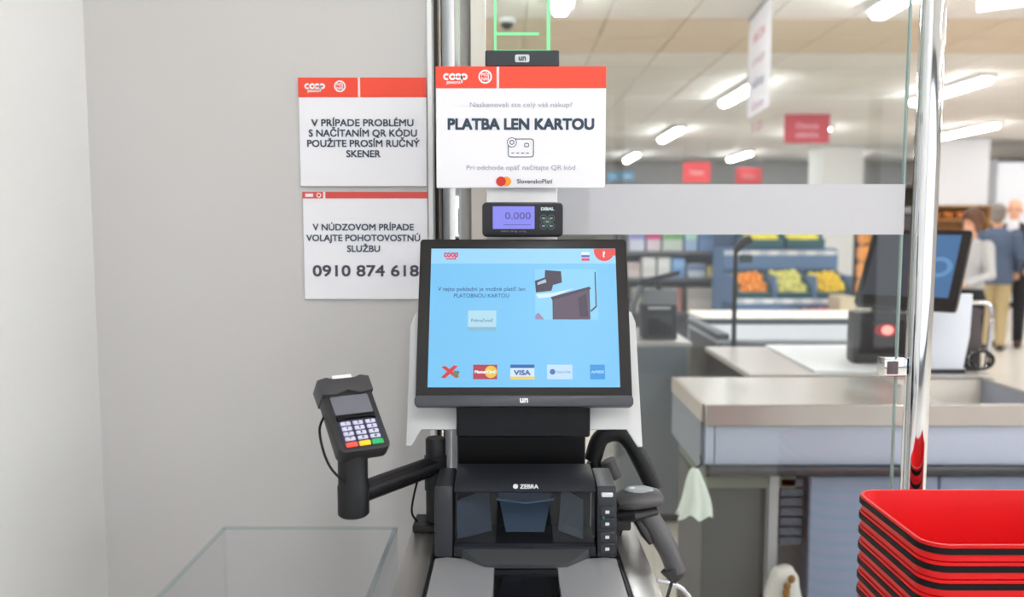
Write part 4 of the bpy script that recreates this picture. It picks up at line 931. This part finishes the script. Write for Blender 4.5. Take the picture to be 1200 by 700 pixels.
for a in ((735, 751, 308, 325.5, (212, 198, 196), (196, 180, 178), 'low beige packet on the lower shelf beside the monitor'),
          (753, 769, 302, 325.5, (224, 222, 220), (236, 236, 236), 'tall white packet, left of the white pair on the lower shelf'),
          (771, 786, 302, 325.5, (222, 222, 222), (234, 236, 234), 'tall white packet, right of the white pair on the lower shelf'),
          (788, 803, 303, 325.5, (120, 164, 222), (150, 196, 240), 'bright blue packet on the lower shelf'),
          (806, 827, 310, 325.5, (206, 216, 228), (120, 140, 176), 'low white and slate packet on the lower shelf'),
          (829, 842, 312, 325.5, (216, 204, 150), (206, 190, 120), 'small yellow packet on the lower shelf by the black post')):
    packet(*a[:4], zz[1], *a[4:], 1)
for k, (xa, xb, c, lb) in enumerate(((740, 768, (176, 170, 160), 'broad stone grey packet on the bottom shelf'), (772, 800, (196, 130, 124), 'dusty pink packet on the bottom shelf'), (806, 838, (208, 200, 190), 'cream packet on the bottom shelf'))):
    packet(xa, xb, 338, 366, zz[0], c, tuple(int(v * 0.9) for v in c), lb, 2)

# ------------------------------------------------------------------ people
def remesh(name, bm, m, parent, vox=0.012, sm=4):
    me = bpy.data.meshes.new(name); bm.to_mesh(me); bm.free()
    o = bpy.data.objects.new(name, me); COL.objects.link(o)
    md = o.modifiers.new('r', 'REMESH'); md.mode = 'VOXEL'; md.voxel_size = vox
    s = o.modifiers.new('s', 'SMOOTH'); s.factor = 0.5; s.iterations = sm
    bpy.context.view_layer.update()
    me2 = bpy.data.meshes.new_from_object(o.evaluated_get(bpy.context.evaluated_depsgraph_get()))
    for p_ in me2.polygons: p_.use_smooth = True
    me2.materials.clear(); me2.materials.append(m); me2.name = name
    o.modifiers.clear(); o.data = me2; bpy.data.meshes.remove(me); o.parent = parent
    return o
def limb(bm, pts, rad, n=12):
    loft(bm, pts, [r if isinstance(r, tuple) else (r, r) for r in rad], n, up=(0, 1, 0.01))
    for p_, r in zip(pts, rad):
        r = r if isinstance(r, tuple) else (r, r); q_ = sum(r) / 2; ell(bm, p_, (q_, q_, q_), 10)
def trunk(bm, secs, n=18):
    """secs: (x, y, z, rx, ry)"""
    rings = [[bm.verts.new((x + rx * math.cos(2 * math.pi * k / n), y + ry * math.sin(2 * math.pi * k / n), z)) for k in range(n)] for x, y, z, rx, ry in secs]
    fs = []
    for a_, b_ in zip(rings, rings[1:]):
        for k in range(n): fs.append(bm.faces.new((a_[k], a_[(k + 1) % n], b_[(k + 1) % n], b_[k])))
    fs.append(bm.faces.new(rings[0])); fs.append(bm.faces.new(rings[-1])); bmesh.ops.recalc_face_normals(bm, faces=fs)
def person(label, loc, rz, H, arms, skin, hair, top, legs, shoes, shirt=None, jacket=True, bald=False, female=False, stance=0.09, turn=0.0):
    """faces local -Y; arms: two (elbow, wrist) pairs in units of height, left then right"""
    t = thing('person', label, 'person', loc, (0, 0, rz)); s = H / 1.75
    V = lambda x, y, z: (x * s, y * s, z * s)
    sh = 0.17 if female else 0.195
    J = {}
    bm = bmesh.new()
    # head, neck, torso, limbs: one body
    hz = 1.615
    Rh = Euler((0, 0, turn))
    def hp(x, y, z): v = Vector((x, y, 0)); v.rotate(Rh); return V(v.x, v.y, hz + z)
    ell(bm, hp(0, 0.012, 0.035), (0.076 * s, 0.094 * s, 0.10 * s), 18, Rh); ell(bm, hp(0, -0.022, -0.055), (0.058 * s, 0.066 * s, 0.07 * s), 16, Rh)
    ell(bm, hp(0, -0.096, -0.018), (0.012 * s, 0.018 * s, 0.022 * s), 8, Rh)
    for x in (-1, 1): ell(bm, hp(x * 0.078, 0.012, -0.005), (0.010 * s, 0.018 * s, 0.030 * s), 8, Rh)
    limb(bm, [V(0, 0.02, 1.42), V(0, 0.008, 1.54)], [0.058 * s, 0.052 * s])
    w = 0.9 if female else 1.0
    trunk(bm, [(0, 0, 0.84 * s, 0.15 * s, 0.10 * s), (0, 0, 0.95 * s, 0.165 * s * w, 0.11 * s), (0, 0, 1.10 * s, 0.135 * s * w, 0.095 * s), (0, 0, 1.28 * s, 0.165 * s * w, 0.105 * s), (0, 0.005 * s, 1.40 * s, 0.165 * s * w, 0.09 * s), (0, 0.01 * s, 1.46 * s, 0.08 * s, 0.06 * s)])
    A = []
    for sd, (el, wr) in zip((1, -1), arms):
        sp = V(sd * sh, 0.01, 1.395); e_ = V(*el); w_ = V(*wr); A.append((sp, e_, w_, sd))
        limb(bm, [sp, e_, w_], [0.052 * s, 0.042 * s, 0.028 * s])
        d = (Vector(w_) - Vector(e_)).normalized(); side = d.cross(Vector((0, 0, 1)));
        if side.length < 0.2: side = Vector((0, 1, 0))
        side.normalize(); nr = side.cross(d)
        pc_ = Vector(w_) + d * 0.05 * s
        limb(bm, [w_, pc_, Vector(w_) + d * 0.09 * s], [0.026 * s, (0.038 * s, 0.018 * s), (0.038 * s, 0.014 * s)], 10)
        for k, ln in enumerate((0.062, 0.074, 0.070, 0.054)):
            b_ = Vector(w_) + d * 0.088 * s + side * (k - 1.5) * 0.021 * s
            limb(bm, [b_, b_ + d * ln * 0.5 * s - nr * 0.006 * s, b_ + d * ln * s - nr * 0.022 * s], [0.0095 * s, 0.009 * s, 0.0075 * s], 6)
        b_ = Vector(w_) + d * 0.03 * s - side * 0.032 * s
        limb(bm, [b_, b_ + d * 0.03 * s - side * 0.02 * s, b_ + d * 0.058 * s - side * 0.026 * s], [0.012 * s, 0.010 * s, 0.008 * s], 6)
    LG = []
    for sd in (1, -1):
        hp_ = V(sd * 0.085, 0, 0.88); kn = V(sd * (stance + 0.005), -0.012, 0.48); an = V(sd * stance, 0.02, 0.09); LG.append((hp_, kn, an, sd))
        limb(bm, [hp_, kn, an], [0.085 * s, 0.057 * s, 0.038 * s])
        limb(bm, [V(sd * stance, 0.03, 0.05), V(sd * (stance + 0.02), -0.13, 0.035)], [0.036 * s, 0.03 * s])
    body = remesh('body', bm, skin, t, 0.0095)
    # eyes, mouth
    for x in (-1, 1):
        bm = bmesh.new(); ell(bm, hp(x * 0.030, -0.074, 0.008), (0.012 * s, 0.008 * s, 0.007 * s), 8, Rh); obj('eye', bm, mat('eye_dark', (40, 32, 30), 0.3), body)
    bm = bmesh.new(); ell(bm, hp(0, -0.083, -0.062), (0.022 * s, 0.008 * s, 0.006 * s), 8, Rh); obj('mouth', bm, mat('lip', (170, 96, 88), 0.5), body)
    # hair
    bm = bmesh.new()
    if bald:
        for x in (-1, 1): ell(bm, hp(x * 0.066, 0.045, 0.0), (0.018 * s, 0.050 * s, 0.035 * s), 10, Rh)
        ell(bm, hp(0, 0.088, -0.01), (0.06 * s, 0.024 * s, 0.035 * s), 10, Rh)
    else:
        ell(bm, hp(0, 0.034, 0.055), (0.088 * s, 0.096 * s, 0.098 * s), 16, Rh); ell(bm, hp(0, 0.065, -0.01), (0.076 * s, 0.056 * s, 0.075 * s), 12, Rh)
        ell(bm, hp(0, -0.035, 0.105), (0.062 * s, 0.058 * s, 0.034 * s), 12, Rh)
        if female:
            ell(bm, hp(0, 0.03, 0.06), (0.105 * s, 0.112 * s, 0.105 * s), 16, Rh)
            ell(bm, hp(0, 0.12, 0.09), (0.055 * s, 0.05 * s, 0.05 * s), 12, Rh)
            for x in (-1, 1): ell(bm, hp(x * 0.070, 0.01, -0.01), (0.022 * s, 0.05 * s, 0.075 * s), 10, Rh)
    remesh('hair', bm, hair, t, 0.011, 3)
    # clothing
    bm = bmesh.new(); hem = (0.80 if jacket else 0.98)
    trunk(bm, [(0, 0, hem * s, 0.192 * s * w, 0.136 * s), (0, 0, 0.96 * s, 0.186 * s * w, 0.132 * s), (0, 0, 1.12 * s, (0.165 if jacket else 0.152) * s * w, 0.118 * s), (0, 0, 1.28 * s, 0.190 * s * w, 0.128 * s), (0, 0.005 * s, 1.40 * s, 0.178 * s * w, 0.108 * s), (0, 0.012 * s, 1.475 * s, 0.080 * s, 0.070 * s)])
    for sp, e_, w_, sd in A: 
        cuff = Vector(e_).lerp(Vector(w_), 0.96 if not female else 0.80)
        limb(bm, [sp, e_, cuff], [0.070 * s, 0.058 * s, 0.044 * s])
    remesh('jacket' if jacket else 'blouse', bm, top, t, 0.013)
    if shirt:
        bm = bmesh.new(); prism(bm, [(-0.018 * s, 1.02 * s), (0.018 * s, 1.02 * s), (0.06 * s, 1.44 * s), (0.045 * s, 1.485 * s), (-0.045 * s, 1.485 * s), (-0.06 * s, 1.44 * s)], 'y', -0.138 * s, -0.05 * s, bev=0.006 * s); obj('shirt_front', bm, shirt, t)
        bm = bmesh.new(); loft(bm, [V(0, 0.012, 1.45), V(0, 0.010, 1.505)], [(0.070 * s, 0.070 * s), (0.062 * s, 0.062 * s)], 18, up=(0, 1, 0)); obj('collar', bm, shirt, t)
    bm = bmesh.new()
    trunk(bm, [(0, 0, 0.80 * s, 0.172 * s * w, 0.118 * s), (0, 0, 0.92 * s, 0.176 * s * w, 0.122 * s), (0, 0, 1.03 * s, 0.150 * s * w, 0.108 * s)])
    for hp_, kn, an, sd in LG: limb(bm, [hp_, kn, (an[0], an[1], an[2] - 0.02 * s)], [0.097 * s, 0.074 * s, 0.058 * s])
    remesh('trousers', bm, legs, t, 0.013)
    for sd in (1, -1):
        bm = bmesh.new(); loft(bm, [V(sd * stance, 0.075, 0.040), V(sd * stance, 0.03, 0.050), V(sd * (stance + 0.012), -0.07, 0.042), V(sd * (stance + 0.022), -0.17, 0.030), V(sd * (stance + 0.025), -0.195, 0.024)], [(0.030 * s, 0.030 * s), (0.044 * s, 0.048 * s), (0.050 * s, 0.041 * s), (0.045 * s, 0.029 * s), (0.02 * s, 0.018 * s)], 14); obj('shoe', bm, shoes, t)
    return t
m_skin = mat('skin', (226, 170, 140), 0.55, vary=0.03, scale=12); m_skin2 = mat('skin_tan', (214, 156, 124), 0.55, vary=0.03, scale=12)
wp = at(1136, 300, 7.6)
person('person in pale grey blouse and black trousers, hands folded, behind the till monitor', (wp.x, 7.6, 0), R(-62), 1.60,
       (((0.235, -0.02, 1.12), (0.09, -0.24, 1.02)), ((-0.235, -0.02, 1.12), (-0.07, -0.25, 1.05))), m_skin, mat('hair_brown', (104, 66, 44), 0.6, vary=0.25, scale=30),
       mat('blouse_grey', (190, 190, 190), 0.8, vary=0.04, scale=12), mat('trousers_black', (30, 30, 34), 0.8), m_black2, jacket=False, female=True)
mp_ = at(1165, 350, 9.75)
person('person in blue jacket and khaki trousers with grey hair, seen from behind', (mp_.x, 9.75, 0), R(148), 1.72,
       (((0.25, -0.05, 1.12), (0.16, -0.26, 1.06)), ((-0.25, 0.02, 1.12), (-0.22, -0.16, 0.96))), m_skin2, mat('hair_grey', (126, 116, 108), 0.7, vary=0.2, scale=30),
       mat('jacket_blue', (78, 92, 114), 0.8, vary=0.08, scale=14), mat('trousers_khaki', (186, 166, 124), 0.8, vary=0.05, scale=10), mat('shoe_dark', (50, 40, 36), 0.5), stance=0.08)
mp2 = at(1184, 350, 10.1)
person('bald person in dark open suit and white shirt at the right picture edge', (mp2.x, 10.1, 0), R(-38), 1.80,
       (((0.25, 0.02, 1.12), (0.20, -0.14, 0.98)), ((-0.25, -0.02, 1.13), (-0.10, -0.25, 1.08))), m_skin, mat('hair_short_brown', (130, 92, 66), 0.7),
       mat('suit_dark', (44, 40, 46), 0.8, vary=0.06, scale=14), mat('trousers_charcoal', (34, 34, 40), 0.8), mat('shoe_brown', (70, 48, 38), 0.5), shirt=mat('shirt_white', (232, 230, 232), 0.7), bald=True)

# ------------------------------------------------------------------ far furniture, columns, hanging signs
q0, q1 = at(1098, 262, 14.6), at(1162, 138, 14.6)
struct('trim_4', B(q0.x, q1.x, 14.6, 15.4, 0, CEIL - 0.006), mat('column_grey', (214, 214, 216), 0.6))
q0, q1 = at(962, 300, 16), at(1012, 200, 16)
struct('trim_5', B(q0.x, q1.x, 16.0, 16.8, 0, CEIL - 0.006), mat('column_white', (236, 234, 230), 0.6))
q0, q1 = at(1164, 300, 15), at(1330, 200, 15)
t = thing('cold_cabinet', 'tall white cabinet with a dark top line at the far right', 'cabinet', ((q0.x + q1.x) / 2, 15, 0)); w = (q1.x - q0.x) / 2; zc = at(1180, 186, 15).z
obj('carcass', B(-w, w, 0, 0.8, 0.1, zc, bev=0.01, seg=1), mat('cabinet_far_white', (232, 234, 238), 0.5), t); obj('top_rail', B(-w, w, -0.03, 0.0, zc - 0.06, zc), mat('rail_dark', (70, 70, 74), 0.5), t); obj('plinth', B(-w + 0.05, w - 0.05, 0.05, 0.75, 0, 0.1), m_black2, t)
# bread shelf
q0, q1 = at(1090, 300, 12.4), at(1160, 300, 12.4)
t = thing('bread_shelf', 'wooden bread shelf in orange tones behind the people', 'shelf', ((q0.x + q1.x) / 2, 12.4, 0)); w = (q1.x - q0.x) / 2
m_wd = mat('shelf_wood', (190, 146, 96), 0.6, vary=0.15, scale=6)
obj('back_panel', B(-w, w, 0.42, 0.45, 0, 1.78), m_wd, t)
for x in (-w, w - 0.03): obj('side_panel', B(x, x + 0.03, 0, 0.42, 0, 1.78), m_wd, t)
for z in (0.1, 0.5, 0.9, 1.25, 1.55, 1.76): obj('shelf_board', B(-w + 0.03, w - 0.03, 0, 0.42, z, z + 0.025), m_wd, t)
k = 0
bl = ['bread loaf at the left end of the uppermost bread shelf', 'second bread loaf from the left on the uppermost bread shelf', 'third bread loaf from the left on the uppermost bread shelf', 'bread loaf at the right end of the uppermost bread shelf']
for i in range(4):
    bm = bmesh.new(); loft(bm, [(-0.075, 0, 0.055), (-0.06, 0, 0.06), (0, 0, 0.065), (0.06, 0, 0.06), (0.075, 0, 0.055)], [(0.03, 0.03), (0.06, 0.05), (0.07, 0.065), (0.06, 0.05), (0.03, 0.03)], 12)
    tag(obj('bread_loaf', bm, mat('bread_crust', (226, 142, 70), 0.6, vary=0.2, scale=20), None, 50, loc=((q0.x + q1.x) / 2 - w + 0.13 + i * 0.2, 12.6, 1.576)), bl[i], 'bread', 'bread loaves')
# hanging signs
m_sgr = mat('hanging_red', (196, 40, 56), 0.5); m_sgr2 = mat('hanging_red_bright', (226, 62, 66), 0.5); m_wire = mat('wire_grey', (150, 150, 150), 0.4)
def hang(label, px0, px1, py0, py1, Y, m, words, ink=m_signw, rz=0):
    a_, b_ = at(px0, py1, Y), at(px1, py0, Y); w_, h_ = b_.x - a_.x, b_.z - a_.z
    t = thing('hanging_sign', label, 'sign', ((a_.x + b_.x) / 2, Y, a_.z), (0, 0, rz))
    obj('panel', B(-w_ / 2, w_ / 2, 0, 0.02, 0, h_, bev=0.003, seg=1), m, t)
    for x in (-w_ * 0.4, w_ * 0.4): obj('wire', T([(x, 0.01, h_), (x, 0.01, CEIL - a_.z - 0.006)], 0.004, 6, up=(0, 1, 0)), m_wire, t)
    n = len(words)
    for i, wd in enumerate(words):
        text('lettering', wd, h_ * 0.30, (0, -0.001, h_ * (0.5 + 0.22 * (n - 1) / 2 * 1.0 - 0.30 * i) - h_ * 0.10), ink, t, bold=h_ * 0.008, width=w_ * 0.5, thick=0.001)
    return t
hang('largest dark red hanging sign high beside the white column', 919, 973, 134, 168, 11.5, m_sgr, ['Ovocie', 'zelenina'], mat('sign_pink_ink', (226, 150, 160), 0.5))
hang('bright red small hanging sign above the frosted band, left one', 800, 833, 190, 214, 15.0, m_sgr2, ['Nápoje'], mat('sign_pink_ink2', (244, 170, 168), 0.5))
hang('red small hanging sign above the frosted band, right one', 862, 893, 197, 216, 17.0, m_sgr2, ['Mlieko'], mat('sign_pink_ink2', (244, 170, 168), 0.5))
m_tagb = mat('tag_blue', (112, 178, 224), 0.5)
hang('small blue hanging tag right beside the card payment sign', 712, 725, 202, 212, 16.0, m_tagb, ['A']); hang('small blue hanging tag, the right of the two', 728, 743, 201, 212, 16.0, m_tagb, ['B'])
# vertical white banner, seen at an angle
q0, q1 = at(876, 140, 6.3), at(901, 128, 5.6)
d_ = Vector((q1.x - q0.x, q1.y - q0.y, 0)); L_ = d_.length
t = thing('hanging_banner', 'tall narrow white banner with small print hanging from the ceiling', 'banner', (q0.x, q0.y, q0.z), (0, 0, math.atan2(d_.y, d_.x)))
bh_ = CEIL - q0.z - 0.03
obj('sheet', B(0, L_, -0.003, 0.003, 0, bh_), mat('banner_white', (232, 228, 234), 0.5), t)
obj('top_rail', B(0, L_, -0.01, 0.01, bh_, bh_ + 0.022), m_wire, t)
for i, (wd, c_) in enumerate((('AKCIA', (206, 120, 130)), ('coop', (190, 150, 170)), ('nákup', (150, 150, 180)), ('denne', (190, 150, 170)), ('7-20', (180, 120, 140)))):
    text('lettering', wd, 0.10, (L_ / 2, -0.0045, bh_ - 0.20 - i * 0.16), mat('banner_ink_%d' % i, c_, 0.6), t, width=L_ * 0.55, thick=0.0005)
q0, q1 = at(1145, 14, 5.2), at(1205, -20, 4.7)
t = thing('ceiling_notice', 'white notice hanging at the upper right picture corner', 'sign', (q0.x, 5.2, q0.z), (0, 0, R(-35)))
obj('panel', B(0, 0.5, 0, 0.01, 0, 0.22), m_signw, t)
text('lettering', 'Pokladňa', 0.07, (0.25, -0.001, 0.09), m_inkl, t, thick=0.0005)
for x in (0.05, 0.45): obj('wire', T([(x, 0.005, 0.22), (x, 0.005, CEIL - q0.z - 0.006)], 0.003, 6, up=(0, 1, 0)), m_wire, t)
# dome camera and round downlight
q = at(594, 20, 6.3)
t = thing('dome_camera', 'small dark dome camera on the ceiling seen through the green lamp', 'camera', (q.x, 6.3, CEIL - 0.006))
bm = bmesh.new(); lathe(bm, [(0.06, 0.0), (0.065, -0.02), (0.06, -0.03)], 20); obj('ring', bm, m_white, t)
bm = bmesh.new(); ell(bm, (0, 0, -0.03), (0.05, 0.05, 0.05), 14); obj('dome', bm, m_gloss, t)
# long beam under the ceiling and far fascia
struct('trim_6', B(-6.2, 13.2, 20.2, 20.5, 2.45, CEIL - 0.004), mat('fascia_grey', (166, 164, 160), 0.7))
# rows of far shelving that close the view
for i, (x0, x1, lb) in enumerate(((0.9, 3.3, 'far grey shelving row behind the goods shelf'), (3.6, 6.4, 'far grey shelving row behind the fruit stand'), (6.7, 9.6, 'far grey shelving row behind the people'))):
    t = thing('shelving_row', lb, 'shelf', ((x0 + x1) / 2, 18.0, 0)); w = (x1 - x0) / 2
    obj('carcass', B(-w, w, 0.35, 0.45, 0, 1.9), mat('row_back', (170, 166, 160), 0.6), t)
    for z in (0.12, 0.55, 0.95, 1.35, 1.75): obj('shelf_board', B(-w, w, 0, 0.35, z, z + 0.03), m_sh, t)
